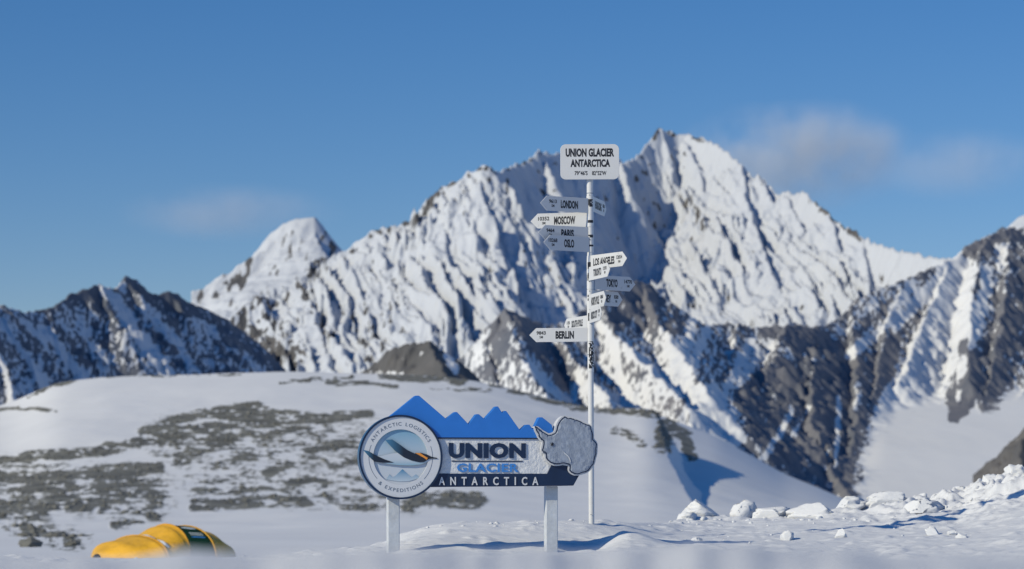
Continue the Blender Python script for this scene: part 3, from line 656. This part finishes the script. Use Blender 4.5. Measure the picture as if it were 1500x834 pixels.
# posts
for a, b, top in ((571, 588, 700), (802.5, 820, 712.5)):
    v, f = box(bx_(a), bx_(b), 0.058, 0.15, -0.35, bz_(top)); bevel(mesh_obj('post', v, f, M_post, board), 0.006)

# round emblem, standing proud of the board
cx, cz = bx_(587), bz_(670.2); RR = 61.5 / PXM
def ring(r0, r1, y0, y1, seg=96):
    V, Fc = [], []
    for k in range(seg):
        a = 2 * math.pi * k / seg; c, s = math.cos(a), math.sin(a)
        V += [(cx + r1 * c, y0, cz + r1 * s), (cx + r1 * c, y1, cz + r1 * s), (cx + r0 * c, y1, cz + r0 * s), (cx + r0 * c, y0, cz + r0 * s)]
    for k in range(seg):
        a, b = k * 4, ((k + 1) % seg) * 4
        Fc += [(a, b, b + 3, a + 3)[::-1], (a, a + 1, b + 1, b)[::-1], (a + 1, a + 2, b + 2, b + 1)[::-1], (a + 2, a + 3, b + 3, b + 2)[::-1]]
    return V, Fc
def disc_pts(r, seg=96): return [(cx + r * math.cos(2 * math.pi * k / seg), cz + r * math.sin(2 * math.pi * k / seg)) for k in range(seg)]
v, f = ring(RR * 0.955, RR, -0.040, 0.056)
rim = mesh_obj('disc_rim', v, f, M_rim, board)
v, f = ring(RR * 0.955, RR * 0.998, -0.0425, -0.0405); mesh_obj('rim_edge', v, f, M_navy, rim)
v, f = ring(RR * 0.655, RR * 0.953, -0.034, 0.0); face = mesh_obj('disc_face', v, f, M_plain, board)
v, f = extrude(disc_pts(RR * 0.66), -0.020, 0.03); mesh_obj('sky_roundel', v, f, M_sky, board)
emb = empty('emblem', (0, 0, 0), 0, board)
def EP(pts): return [(cx + (u - 353) / 258 * RR * 0.985, cz + (465 - w_) / 285 * RR * 0.985) for u, w_ in pts]
def flat(name, pts, y, t, mat, par): v, f = extrude(EP(pts), y - t, y); return mesh_obj(name, v, f, mat, par)
flat('emblem_peak', [(262, 618), (285, 583), (302, 602), (320, 594), (365, 548), (398, 580), (422, 602), (450, 583), (478, 606), (430, 622), (400, 630), (340, 632), (300, 625)], -0.0205, 0.003, M_peak, emb)
flat('bird_body', [(196, 468), (240, 455), (300, 440), (360, 432), (430, 452), (500, 470), (528, 486), (515, 502), (470, 516), (420, 522), (340, 520), (270, 512), (220, 500)], -0.028, 0.007, M_body, emb)
flat('bird_wing', [(118, 417), (150, 424), (200, 455), (250, 480), (308, 502), (240, 504), (188, 496), (158, 466)], -0.0348, 0.004, M_wing, emb)
flat('bird_wing', [(255, 348), (300, 345), (340, 375), (390, 415), (440, 440), (480, 435), (520, 448), (545, 462), (580, 470), (582, 475), (545, 475), (525, 480), (500, 498), (470, 500), (420, 488), (370, 465), (320, 425), (285, 385)], -0.0352, 0.0045, M_wing, emb)
flat('neck_patch', [(440, 436), (474, 437), (498, 455), (522, 470), (514, 484), (498, 470), (468, 452)], -0.0401, 0.002, M_orange, emb)
# lettering on the ring
def arc_text(txt, rr, h, a_mid, span, top=True):
    V, Fc = [], []
    wd = {}
    for c in set(txt):
        if c != ' ':
            g = glyphs(c, 0.008)[0]; wd[c] = max(p[0] for p in g) - min(p[0] for p in g)
        else: wd[c] = 0.35
    tot = sum(wd[c] for c in txt); gap = 0.22; total = tot + gap * (len(txt) - 1)
    capv = glyphs('H', 0.008)[0]; cap = max(p[1] for p in capv) - min(p[1] for p in capv)
    k = h / cap; cur = -total / 2
    ang_per = R(span) / total
    for c in txt:
        if c != ' ':
            gv, gf = glyphs(c, 0.008); x0 = min(p[0] for p in gv); y0 = 0.0
            th = (cur + wd[c] / 2) * ang_per
            a = R(a_mid) - th if top else R(a_mid) + th
            o = len(V)
            for p in gv:
                lx = (p[0] - x0 - wd[c] / 2) * (ang_per * rr); ly = (p[1] - y0) * k - h / 2
                if top: er = rr + ly; X_ = cx + er * math.cos(a) + lx * math.sin(a); Z_ = cz + er * math.sin(a) - lx * math.cos(a)
                else: er = rr - ly; X_ = cx + er * math.cos(a) - lx * math.sin(a); Z_ = cz + er * math.sin(a) + lx * math.cos(a)
                V.append((X_, -0.0352, Z_))
            Fc += [tuple(i + o for i in q) for q in gf]
            mesh_obj('letter', V[o:], gf, M_grey, face)
        cur += wd[c] + gap
    return V, Fc
arc_text('ANTARCTIC LOGISTICS', RR * 0.785, RR * 0.083, 90, 124)
arc_text('& EXPEDITIONS', RR * 0.785, RR * 0.083, 270, 82, top=False)
for a0, a1 in ((158, 222), (-43, 20)):
    V, Fc = [], []
    for k in range(25):
        a = R(a0 + (a1 - a0) * k / 24)
        for r_ in (RR * 0.755, RR * 0.765): V.append((cx + r_ * math.cos(a), -0.0352, cz + r_ * math.sin(a)))
        if k: Fc.append((2 * k - 2, 2 * k - 1, 2 * k + 1, 2 * k))
    mesh_obj('ring_line', V, Fc, M_grey, face)

# map of Antarctica
ant = [(80, 220), (100, 235), (130, 265), (165, 285), (200, 305), (245, 300), (272, 285), (285, 260), (288, 230), (300, 195), (325, 160), (358, 132), (385, 145), (420, 148), (460, 158), (500, 172), (515, 180), (540, 195), (570, 205), (600, 215), (605, 240), (618, 275), (625, 300), (620, 345), (640, 360), (660, 385), (655, 430), (655, 480), (640, 520), (630, 570), (605, 605), (585, 630), (555, 650), (520, 655), (490, 668), (455, 665), (425, 655), (408, 635), (412, 600), (415, 580), (390, 575), (345, 565), (310, 575), (270, 575), (230, 562), (200, 540), (185, 510), (185, 465), (160, 470), (150, 440), (160, 400), (165, 355), (140, 345), (120, 320), (115, 295), (95, 265)]
ant = [(770 + u / 6.417, 590 + v_ / 6.417) for u, v_ in ant]
def resample(P, step, jit, seed):
    rg = random.Random(seed); out = []
    for (a, b), (c, d) in zip(P, P[1:] + P[:1]):
        L = math.hypot(c - a, d - b); n_ = max(1, int(L / step))
        for k in range(n_):
            t = k / n_; out.append((a + (c - a) * t + rg.uniform(-jit, jit), b + (d - b) * t + rg.uniform(-jit, jit)))
    return out
coast = resample(ant, 1.5, 0.42, 3)
def offset(P, d, it=0):
    n_ = len(P); A = sum(P[i][0] * P[(i + 1) % n_][1] - P[(i + 1) % n_][0] * P[i][1] for i in range(n_)); sg = 1 if A > 0 else -1
    out = []
    for i in range(n_):
        a, b = P[i - 2], P[(i + 2) % n_]; tx, ty = b[0] - a[0], b[1] - a[1]; L = math.hypot(tx, ty) or 1
        out.append((P[i][0] + sg * ty / L * d, P[i][1] - sg * tx / L * d))
    for _ in range(it): out = [((out[i - 1][0] + 2 * out[i][0] + out[(i + 1) % n_][0]) / 4, (out[i - 1][1] + 2 * out[i][1] + out[(i + 1) % n_][1]) / 4) for i in range(n_)]
    return out
v, f = extrude(BP(offset(coast, 3.0, 4)), -0.035, 0.065); mapb = mesh_obj('map_backing', v, f, M_plain, board)
v, f = extrude(BP(offset(coast, 0.6, 0)), -0.050, -0.034); mesh_obj('coast_line', v, f, M_navy, board)
# raised relief of the continent as a fine grid clipped to the coast
inner = offset(coast, -0.95, 1)
IB = BP(inner); minx = min(p[0] for p in IB); maxx = max(p[0] for p in IB); minz = min(p[1] for p in IB); maxz = max(p[1] for p in IB)
bm = bmesh.new()
fv_ = [bm.verts.new((x, -0.0515, z_)) for x, z_ in IB]; A = sum(IB[i][0] * IB[(i + 1) % len(IB)][1] - IB[(i + 1) % len(IB)][0] * IB[i][1] for i in range(len(IB)))
bm.faces.new(fv_ if A > 0 else fv_[::-1])
for k in range(1, 22):
    for ax in (0, 2):
        lo, hi = (minx, maxx) if ax == 0 else (minz, maxz)
        co_ = [0, 0, 0]; co_[ax] = lo + (hi - lo) * k / 22; no_ = [0, 0, 0]; no_[ax] = 1
        bmesh.ops.bisect_plane(bm, geom=bm.verts[:] + bm.edges[:] + bm.faces[:], plane_co=co_, plane_no=no_)
for v_ in bm.verts:
    if not any(len(e.link_faces) == 1 for e in v_.link_edges):
        xx, zz = v_.co.x * 22, v_.co.z * 22
        v_.co.y -= 0.006 + 0.0045 * float(fbm(np.array([xx]), np.array([zz * 0.7]), 3, 905)[0])
me = bpy.data.meshes.new('continent'); bm.to_mesh(me); bm.free(); me.materials.append(M_map)
link(bpy.data.objects.new('continent', me), board)
def mp(u, w_): return (bx_(770 + u / 6.417), bz_(590 + w_ / 6.417))
st = [(mp(236, 390)[0] + (0.017 if k % 2 == 0 else 0.007) * math.cos(R(90 + 36 * k)), mp(236, 390)[1] + (0.017 if k % 2 == 0 else 0.007) * math.sin(R(90 + 36 * k))) for k in range(10)]
v, f = extrude(st, -0.066, -0.05); mesh_obj('star_marker', v, f, M_black, board)
rl = [mp(345, 460), mp(358, 472), mp(380, 490), mp(398, 510), mp(408, 535), mp(412, 560), mp(408, 562), mp(402, 536), mp(392, 514), mp(374, 495), mp(352, 478)]
v, f = extrude(rl, -0.0635, -0.05); mesh_obj('mountain_line', v, f, M_plain, board)

# ------------------------------------------------------------------ the signpost
YP = 22.3; PS = F / YP
PB = gz(866.5, YP)
post = empty('signpost', ((866.5 - 750) / F * YP, YP, PB))
tag(post, 'tall white signpost with city direction arms and a name plate on top', 'signpost')
def pz(py): return EYE + (HZ - py) / PS - PB
lean = R(-0.28)
post.rotation_euler = (0, lean, 0)
v, f = join([lathe_tube(0.0, 0.0245, -0.4, pz(545), 24), lathe_tube(0.0, 0.0275, pz(545), pz(262), 24)])
pole = mesh_obj('pole', v, f, M_pole, post, smooth=False)
# joints, screws and the dark sticker remains round the pole
for py in (283.5, 341, 378, 417.5, 452, 480, 520):
    v, f = lathe_tube(0.026, 0.0283, pz(py) - 0.003, pz(py) + 0.003, 24); mesh_obj('pole_joint', v, f, M_grey, pole)
def sticker(py0, py1, a0, a1, holes, seed, r_=0.0312):
    rg = random.Random(seed); n_ = max(2, int((py1 - py0) / 1.6)); pr = []
    for k in range(n_):
        for q in range(5):
            if rg.random() < holes: continue
            aa = a0 + (a1 - a0) * q / 5
            pr.append(lathe_tube(r_, r_ + 0.0007, pz(py0 + (py1 - py0) * (k + 1) / n_), pz(py0 + (py1 - py0) * k / n_), 3, aa, aa + (a1 - a0) / 5))
    if pr:
        v, f = join(pr); mesh_obj('sticker', v, f, M_black, pole)
sticker(292.5, 303.5, 215, 318, .06, 1); sticker(323.0, 327, 228, 325, 0, 2); sticker(344.5, 348.5, 220, 322, .1, 3); sticker(359, 361.6, 220, 330, 0, 4)
sticker(384.5, 394.5, 222, 312, .0, 5); sticker(400.5, 408, 222, 296, .12, 6); sticker(432.5, 441, 218, 312, .12, 7); sticker(459, 470.5, 225, 322, .12, 8)
sticker(491.5, 540, 232, 335, .30, 9, 0.0277)
for py, a in ((286.5, 260), (352, 268), (413, 250), (427, 255), (476, 290), (754, 260)):
    v, f = lathe_tube(0.0, 0.004, 0, 0.0015, 8); a = R(a)
    m = Matrix.Translation((0.0318 * math.cos(a), 0.0318 * math.sin(a), pz(py))) @ Matrix.Rotation(a + math.pi / 2, 4, 'Z') @ Matrix.Rotation(math.pi / 2, 4, 'X')
    mesh_obj('screw', [tuple(m @ Vector(q)) for q in v], f, M_black, pole)
# name plate
def rrect(x0, x1, z0, z1, r, seg=6):
    P = []
    for ccx, ccz, a0 in ((x1 - r, z0 + r, -90), (x1 - r, z1 - r, 0), (x0 + r, z1 - r, 90), (x0 + r, z0 + r, 180)):
        for k in range(seg + 1): a = R(a0 + 90 * k / seg); P.append((ccx + r * math.cos(a), ccz + r * math.sin(a)))
    return P
def px_(p): return (p - 866.5 + 3.0) / PS       # the pole leans, so its top stands left of its foot
v, f = extrude(rrect(px_(820.3), px_(906.2), pz(264), pz(212.5), 0.047), -0.047, -0.034)
plate = bevel(mesh_obj('name_plate', v, f, M_white, post), 0.002)
for txt, a, b, c, d, bo in (('UNION GLACIER', 828, 899, 218.5, 231, .05), ('ANTARCTICA', 835, 893, 234.5, 246, .05), ("79°46'S", 841, 860, 251.5, 258, .03), ("82°52'W", 866.5, 887.5, 251.5, 258, .03)):
    v, f = word(txt, px_(a), px_(b), pz(d), pz(c), -0.0476, bo, 0)[0]; mesh_obj('lettering', v, f, M_black, plate)
v, f = join([box(-0.035, 0.035, -0.033, -0.028, pz(250), pz(246)), box(-0.035, 0.035, -0.033, -0.028, pz(228), pz(224)), lathe_tube(0.0, 0.0265, pz(262), pz(216), 20)]); mesh_obj('bracket', v, f, M_pole, plate)

def arm(txt, num, unit, py, h_px, side, yaw, length, label, tx0, tx1, nx0, nx1, y_off=0.0):
    """a sheet metal arm bent round the pole; side -1 points left; yaw > 0 turns its face to the photo's left"""
    L = length; h = h_px / PS; t = 0.006; tip = h * 0.5
    o = empty('direction_arm', (0, 0, pz(py)), 0, post); o['label'] = label
    P = [(0.027, -h / 2), (L - tip, -h / 2), (L, 0), (L - tip, h / 2), (0.027, h / 2)]
    if side < 0: P = [(-x, z_) for x, z_ in P]
    yf = -0.016 - y_off
    v, f = extrude(P, yf, yf + t)
    bl = bevel(mesh_obj('arm_blade', v, f, M_white, o), 0.0012, 1)
    v, f = lathe_tube(0.0276, 0.0306, -h / 2 + 0.002, h / 2 - 0.002, 20); mesh_obj('collar', v, f, M_pole, o)
    def W_(s, a, b, z0, z1, bo):
        xa, xb = a * L, b * L
        if side < 0: xa, xb = -b * L, -a * L
        q = word(s, xa, xb, z0, z1, yf - 0.0008, bo, 0)[0]; mesh_obj('lettering', q[0], q[1], M_black, o)
    W_(txt, tx0, tx1, -h * .28, h * .27, .045)
    if num: W_(num, nx0, nx1, h * .02, h * .28, .03)
    if unit: W_(unit, (nx0 + nx1) / 2 - .028, (nx0 + nx1) / 2 + .028, -h * .24, -h * .06, .02)
    o.rotation_euler = (0, 0, R(-yaw))
    return o
AL = 0.53
arm('LONDON', '9613', 'SM', 302, 21.5, -1, -30, 0.511, 'left-pointing arm reading LONDON', .26, .60, .68, .83)
arm('MOSCOW', '10352', 'SM', 322, 22, -1, 14, AL, 'left-pointing arm reading MOSCOW', .24, .60, .68, .87)
arm('PARIS', '9464', 'SM', 344, 21.5, -1, -27, 0.516, 'left-pointing arm reading PARIS', .33, .57, .70, .85)
arm('OSLO', '10268', 'SM', 359, 22, -1, -32, 0.495, 'left-pointing arm reading OSLO', .37, .58, .72, .90, .008)
arm('HONG KONG', '8860', 'KM', 298, 22, 1, -74, AL, 'arm turned away from view reading HONG KONG', .22, .66, .74, .88)
arm('LOS ANGELES', '12054', 'KM', 385.5, 21, 1, 54, AL, 'right-pointing arm reading LOS ANGELES', .12, .68, .73, .88)
arm('TORONTO', '12701', 'KM', 402, 20, 1, 71, AL, 'right-pointing arm reading TORONTO', .26, .62, .70, .86, .008)
arm('TOKYO', '14770', 'KM', 413.5, 21.5, 1, -37, 0.487, 'right-pointing arm reading TOKYO', .32, .58, .74, .92, .012)
arm('SYDNEY', '8580', 'KM', 435.5, 21.5, 1, -50, 0.438, 'right-pointing arm reading SYDNEY', .22, .62, .72, .86)
arm('NORTH POLE', '18860', 'KM', 443.5, 22, 1, 75, AL, 'right-pointing arm reading NORTH POLE', .20, .64, .70, .86, .008)
arm('MEXICO CITY', '11190', 'KM', 464, 20.5, 1, 80, AL, 'arm turned towards the viewer reading MEXICO CITY', .20, .68, .74, .88)
arm('SOUTH POLE', '1138', 'KM', 471.5, 19, -1, 68, AL, 'left-pointing arm reading SOUTH POLE', .22, .68, .76, .88, .008)
arm('BERLIN', '9843', 'SM', 490.5, 20.5, -1, 5, AL + .005, 'left-pointing arm reading BERLIN', .27, .57, .73, .88)

# ------------------------------------------------------------------ the tent
M_yel = simple('tent_yellow_nylon', (0.88, 0.47, 0.03), 0.55, 0.06, 3.0, bump=0.05, bscale=3.5)
M_grn = simple('tent_green_nylon', (0.006, 0.034, 0.022), 0.85, 0.12, 3.0, spec=0.1, bump=0.008, bscale=9)
M_tp = simple('tent_pole_sleeve', (0.70, 0.36, 0.03), 0.6, 0.05, 6)
YT = 48.0; TS = F / YT
TZ = float(np.interp(YT, [40, 48], [EYE + (HZ - 826) / F * 40, EYE + (HZ - 817) / F * 48]))
tent = empty('tent', ((236 - 750) / F * YT, YT, TZ))
tag(tent, 'low yellow expedition tent with a dark green band, half hidden behind the snow', 'tent')
def tx(px): return (px - 236) / TS
def tz(py): return EYE + (HZ - py) / F * YT - TZ
ax = Vector((0.85, 0.53, 0))      # along the tent
pr = Vector((0.53, -0.85, 0))     # towards its near side
def hoop(top_px, top_py, foot_px, n_=18, flat_=1.0):
    """an arch whose top and near foot fall on those pixels"""
    tpx, tpz = tx(top_px), tz(top_py); w_ = (tx(foot_px) - tpx) / pr.x
    out = []
    for k in range(n_ + 1):
        a = math.pi * k / n_; s_ = math.cos(a); h_ = math.sin(a) ** 0.8
        out.append(Vector((tpx, 0, 0)) + ax * 0 + pr * (w_ * s_) + Vector((0, 0, tpz * h_ - .06)))
    return out, tpx
def loft(name, hs, mat, sub=6, sag=0.03, par=None):
    """skin between hoops; the cloth sags a little between them"""
    V, Fc = [], []; n_ = len(hs[0][0]); rows = []
    for (h0, d0), (h1, d1) in zip(hs[:-1], hs[1:]):
        for k in range(sub):
            t = k / sub; rows.append((h0, d0, h1, d1, t))
    rows.append((hs[-2][0], hs[-2][1], hs[-1][0], hs[-1][1], 1.0))
    for h0, d0, h1, d1, t in rows:
        for p, q in zip(h0, h1):
            P = p.lerp(q, t); yy = ax.y * (d0 + (d1 - d0) * t) / ax.x
            sg = 1 - sag * math.sin(math.pi * t)
            V.append((P.x, P.y + yy, P.z * sg))
    for r_ in range(len(rows) - 1):
        for c_ in range(n_ - 1):
            a = r_ * n_ + c_; Fc.append((a, a + 1, a + n_ + 1, a + n_))
    o = mesh_obj(name, V, Fc, mat, par if par is not None else tent, smooth=True)
    m = o.modifiers.new('cloth', 'SOLIDIFY'); m.thickness = 0.012
    return o
hA = hoop(151, 806, 160); hA2 = hoop(172, 789, 215); hB = hoop(204, 780.5, 263); hC = hoop(214, 783, 272)
hD = hoop(234, 767.0, 283); hE = hoop(243, 764.5, 288); hF = hoop(269, 767.0, 325); hG = hoop(292, 775, 335); hH = hoop(324, 796, 342)
loft('vestibule', [hA, hA2, hB], M_yel, 7, .04)
loft('front_panel', [hB, hC, hD, hE], M_yel, 5, .03)
band = loft('green_band', [hE, hF], M_grn, 6, .01)
loft('rear_panel', [hF, hG, hH], M_yel, 6, .04)
for hp_ in (hB, hE, hF):
    V, Fc = [], []
    yy = ax.y * hp_[1] / ax.x
    for k, p in enumerate(hp_[0]):
        c = Vector((p.x, p.y + yy, p.z + .012)); rad = Vector((0, 0, 1)) * .02 + pr * .02 * math.cos(math.pi * k / 18)
        for q in range(6):
            a = q * math.pi / 3; V.append(tuple(c + ax * (.018 * math.cos(a)) + rad.normalized() * (.018 * math.sin(a))))
        if k:
            for q in range(6): Fc.append(((k - 1) * 6 + q, (k - 1) * 6 + (q + 1) % 6, k * 6 + (q + 1) % 6, k * 6 + q))
    mesh_obj('pole_sleeve', V, Fc, M_tp, tent, smooth=True)
# pale print on the green band and snow caught on the fly
def on_loft(h0, h1, t, s_):
    i = s_ * 18; k = int(i); fr = i - k
    p = h0[0][k].lerp(h0[0][k + 1], fr); q = h1[0][k].lerp(h1[0][k + 1], fr); P = p.lerp(q, t)
    return Vector((P.x, P.y + ax.y * (h0[1] + (h1[1] - h0[1]) * t) / ax.x, P.z))
def patch(name, h0, h1, t0, t1, s0, s1, mat, par, lift=.03, n_=6, oval=True):
    V, Fc = [], []
    for a in range(n_ + 1):
        for b in range(n_ + 1):
            u, w_ = a / n_ * 2 - 1, b / n_ * 2 - 1
            if oval: u, w_ = u * math.sqrt(1 - w_ * w_ / 2), w_ * math.sqrt(1 - u * u / 2)
            p = on_loft(h0, h1, t0 + (t1 - t0) * (u + 1) / 2, s0 + (s1 - s0) * (w_ + 1) / 2)
            V.append(tuple(p + (pr * .7 + Vector((0, 0, .7))) * lift * (1.0 if mat is not M_snow else 0.4 + 1.2 * (1 - max(abs(u), abs(w_))))))
    for a in range(n_):
        for b in range(n_): i = a * (n_ + 1) + b; Fc.append((i, i + 1, i + n_ + 2, i + n_ + 1))
    mesh_obj(name, V, Fc, mat, par, smooth=True)
M_print = simple('tent_print', (0.62, 0.70, 0.70), 0.6, 0.03, 6)
patch('printed_mark', hE, hF, .18, .86, .335, .385, M_print, band, .02)
for s0 in (.26, .235, .205): patch('printed_line', hE, hF, .25, .80, s0, s0 + .010, M_mid if s0 < .22 else M_print, band, .02, 3, False)
patch('snow_patch', hB, hC, .1, .95, .36, .55, M_snow, tent, .05)
patch('snow_patch', hB, hC, .1, .9, .16, .34, M_snow, tent, .04)

# ------------------------------------------------------------------ blocks and lumps of snow
def chunk(name, seed, sx, sy, sz, rough_=0.25, sub=3, cuts=5):
    rg = random.Random(seed); bm = bmesh.new(); bmesh.ops.create_icosphere(bm, subdivisions=sub, radius=1.0)
    pl = []
    for k in range(cuts):
        d = Vector((rg.gauss(0, 1), rg.gauss(0, 1), rg.gauss(0, .7))).normalized(); pl.append((d, rg.uniform(.42, .8)))
    P = np.array([v.co[:] for v in bm.verts])
    nz = fbm(P[:, 0] * 1.7 + seed * 3.1, P[:, 1] * 1.7 + P[:, 2] * 2.1, 4, 950 + seed % 17)
    for v, n_ in zip(bm.verts, nz):
        p = v.co.copy() * (1 + rough_ * float(n_))
        for d, l in pl:
            e = p.dot(d) - l
            if e > 0: p -= d * e * 0.96
        v.co = (p.x * sx, p.y * sy, p.z * sz)
    me = bpy.data.meshes.new(name); bm.to_mesh(me); bm.free(); me.materials.append(M_snow)
    me.polygons.foreach_set('use_smooth', [True] * len(me.polygons))
    return bpy.data.objects.new(name, me)
def snow_block(px, py, w_, h_, Y, label, group=None, seed=0, sink=.25):
    s_ = F / Y; sx = w_ / 2 / s_; sz = h_ / 2 / s_ * 1.15
    o = chunk('snow_block', seed, sx * 1.12, sx * random.uniform(.7, .95), sz * 1.1, .5, 4, 9)
    g = gz(px, Y); zc = EYE + (HZ - py) / F * Y
    o.location = ((px - 750) / F * Y, Y, max(g + sz * .10, min(zc, g + sz * .30))); o.rotation_euler = (0, 0, random.uniform(-.5, .5))
    link(o); tag(o, label, 'snow block', group); return o
GB = 'snow blocks lying along the snow bank'
big = [
    (940, 756, 56, 20, 26.2, 'low flat-topped snow block nearest the foot of the signpost on its right'),
    (1020, 750, 66, 34, 26.6, 'tall stacked-looking snow block, highest of the row right of the signpost'),
    (1008, 763, 42, 14, 26.0, 'narrow slab of snow lying against the front of the tallest block'),
    (1084, 753, 48, 26, 26.6, 'rounded snow block just right of the tallest block'),
    (1130, 757, 56, 24, 26.4, 'wide jagged snow block in the middle of the row'),
    (1192, 757, 72, 26, 26.2, 'largest smooth snow block with a shadow at its right end'),
    (1245, 752, 56, 24, 26.8, 'snow block partly buried in the foot of the right hand bank'),
    (1300, 752, 60, 28, 26.6, 'broad broken snow block low on the right hand bank'),
    (1345, 764, 62, 22, 25.6, 'flat crumbling snow block in front of the right hand bank'),
    (1407, 731, 22, 15, 27.6, 'small round snow ball sitting on the slope of the right hand bank'),
    (1474, 706, 22, 17, 27.8, 'round snow ball on the crest of the bank at the far right'),
    (1452, 733, 34, 22, 27.0, 'upright snow block half way up the right hand bank'),
    (1418, 748, 40, 20, 26.6, 'rough snow block below the round ball on the right hand bank'),
    (1378, 742, 30, 16, 27.2, 'small wedge of snow on the lower slope of the right hand bank'),
    (1490, 738, 40, 22, 26.6, 'snow block at the right edge of the picture'),
    (884, 752, 28, 26, 24.0, 'pointed wedge of snow standing right behind the signpost foot'),
    (1153, 789, 30, 15, 22.2, 'crumbly snow lump alone on the flat snow below the row of blocks'),
    (1233, 786, 24, 18, 22.2, 'peaked snow lump with a small dark shadow on the flat snow'),
    (1366, 782, 26, 14, 22.0, 'snow lump with a shaded right side on the flat snow at right'),
    (1394, 787, 22, 10, 21.8, 'thin snow lump beside the shaded one on the flat snow at right'),
    (1409, 793, 18, 9, 21.2, 'lowest of the three snow lumps on the flat snow at right'),
    (1017, 787, 18, 7, 22.0, 'tiny snow lump in front of the drift right of the board'),
]
for k, (px, py, w_, h_, Y, lab) in enumerate(big): snow_block(px, py, w_ * 1.05, h_ * 1.12, Y, lab, GB, 100 + k * 7)
rs = random.Random(12)
heap = []
def lumps(n_, px0, px1, Y0, Y1, s0, s1, seed):
    for k in range(n_):
        px = rs.uniform(px0, px1); Y = rs.uniform(Y0, Y1); s_ = rs.uniform(s0, s1) * rs.uniform(.6, 1)
        o = chunk('broken_snow', seed + k, s_ * rs.uniform(.9, 1.8), s_, s_ * rs.uniform(.6, 1.0), .5, 2, 7)
        c, s__ = math.cos(rs.uniform(-1, 1)), math.sin(rs.uniform(-1, 1)); g = gz(px, Y) - s_ * .1
        heap.append(([(v.co.x * c - v.co.y * s__ + (px - 750) / F * Y, v.co.x * s__ + v.co.y * c + Y, v.co.z + g) for v in o.data.vertices], [tuple(q.vertices) for q in o.data.polygons]))
        me = o.data; bpy.data.objects.remove(o); bpy.data.meshes.remove(me)
lumps(45, 930, 1480, 20.6, 25.5, .006, .022, 300)
lumps(230, 930, 1540, 25.2, 28.0, .012, .05, 400)
lumps(16, 620, 860, 22.0, 22.5, .008, .03, 500)
lumps(26, 120, 370, 22.6, 24.2, .012, .04, 600)
v, f = join(heap)
tag(mesh_obj('broken_snow', v, f, M_snow, smooth=True), 'crumbs and broken lumps of snow strewn over the snow banks', kind='stuff')

# ------------------------------------------------------------------ clouds far behind the summits
def cloud(px0, px1, py0, py1, Y, thick, dens, scale, thr, seed, label):
    x0, _, z1 = W(px0, py0, Y); x1, _, z0 = W(px1, py1, Y)
    bm = bmesh.new(); bmesh.ops.create_icosphere(bm, subdivisions=4, radius=1.0)
    P = np.array([v.co[:] for v in bm.verts]); nz = fbm(P[:, 0] * 1.5 + seed, P[:, 2] * 1.5 + P[:, 1], 3, seed)
    for v, n_ in zip(bm.verts, nz): v.co = Vector((v.co.x * (x1 - x0) / 2, v.co.y * thick / 2, v.co.z * (z1 - z0) / 2)) * (1 + .25 * float(n_))
    me = bpy.data.meshes.new('cloud'); bm.to_mesh(me); bm.free()
    o = bpy.data.objects.new('cloud', me); o.location = ((x0 + x1) / 2, Y, (z0 + z1) / 2); link(o)
    m = bpy.data.materials.new('cloud_vapour'); m.use_nodes = True; t = m.node_tree; t.nodes.remove(t.nodes['Principled BSDF'])
    vol = t.nodes.new('ShaderNodeVolumePrincipled'); vol.inputs['Color'].default_value = (.84, .91, 1, 1); vol.inputs['Anisotropy'].default_value = -0.35
    t.links.new(vol.outputs[0], t.nodes['Material Output'].inputs['Volume'])
    tc = t.nodes.new('ShaderNodeTexCoord'); no = t.nodes.new('ShaderNodeTexNoise'); no.inputs['Scale'].default_value = scale; no.inputs['Detail'].default_value = 5; no.inputs['Roughness'].default_value = .55
    t.links.new(tc.outputs['Object'], no.inputs['Vector'])
    # thin out towards the edge of the puff
    mp_ = t.nodes.new('ShaderNodeMapping'); mp_.inputs['Scale'].default_value = (2 / (x1 - x0), 2 / thick, 2 / (z1 - z0)); t.links.new(tc.outputs['Object'], mp_.inputs['Vector'])
    ln = t.nodes.new('ShaderNodeVectorMath'); ln.operation = 'LENGTH'; t.links.new(mp_.outputs[0], ln.inputs[0])
    mr = t.nodes.new('ShaderNodeMapRange'); mr.inputs['From Min'].default_value = 1.0; mr.inputs['From Max'].default_value = 0.2; t.links.new(ln.outputs['Value'], mr.inputs['Value'])
    mr.interpolation_type = 'SMOOTHSTEP'
    m2 = t.nodes.new('ShaderNodeMapRange'); m2.inputs['From Min'].default_value = thr; m2.inputs['From Max'].default_value = thr + .3; t.links.new(no.outputs['Fac'], m2.inputs['Value'])
    mm = t.nodes.new('ShaderNodeMath'); mm.operation = 'MULTIPLY'; t.links.new(mr.outputs[0], mm.inputs[0]); t.links.new(m2.outputs[0], mm.inputs[1])
    m3 = t.nodes.new('ShaderNodeMath'); m3.operation = 'MULTIPLY'; t.links.new(mm.outputs[0], m3.inputs[0]); m3.inputs[1].default_value = dens
    t.links.new(m3.outputs[0], vol.inputs['Density']); me.materials.append(m)
    tag(o, label, 'cloud', 'thin clouds behind the mountains')
cloud(965, 1365, 135, 325, 16500, 1300, 0.0052, .0027, .41, 3, 'largest lavender cloud just right of the highest summit')
cloud(1240, 1560, 180, 300, 17800, 1000, 0.0017, .0017, .38, 9, 'thin cloud tail reaching to the right edge of the sky')
cloud(150, 520, 262, 360, 17800, 1000, 0.0019, .0017, .37, 21, 'faint pinkish cloud low over the snow dome at left')
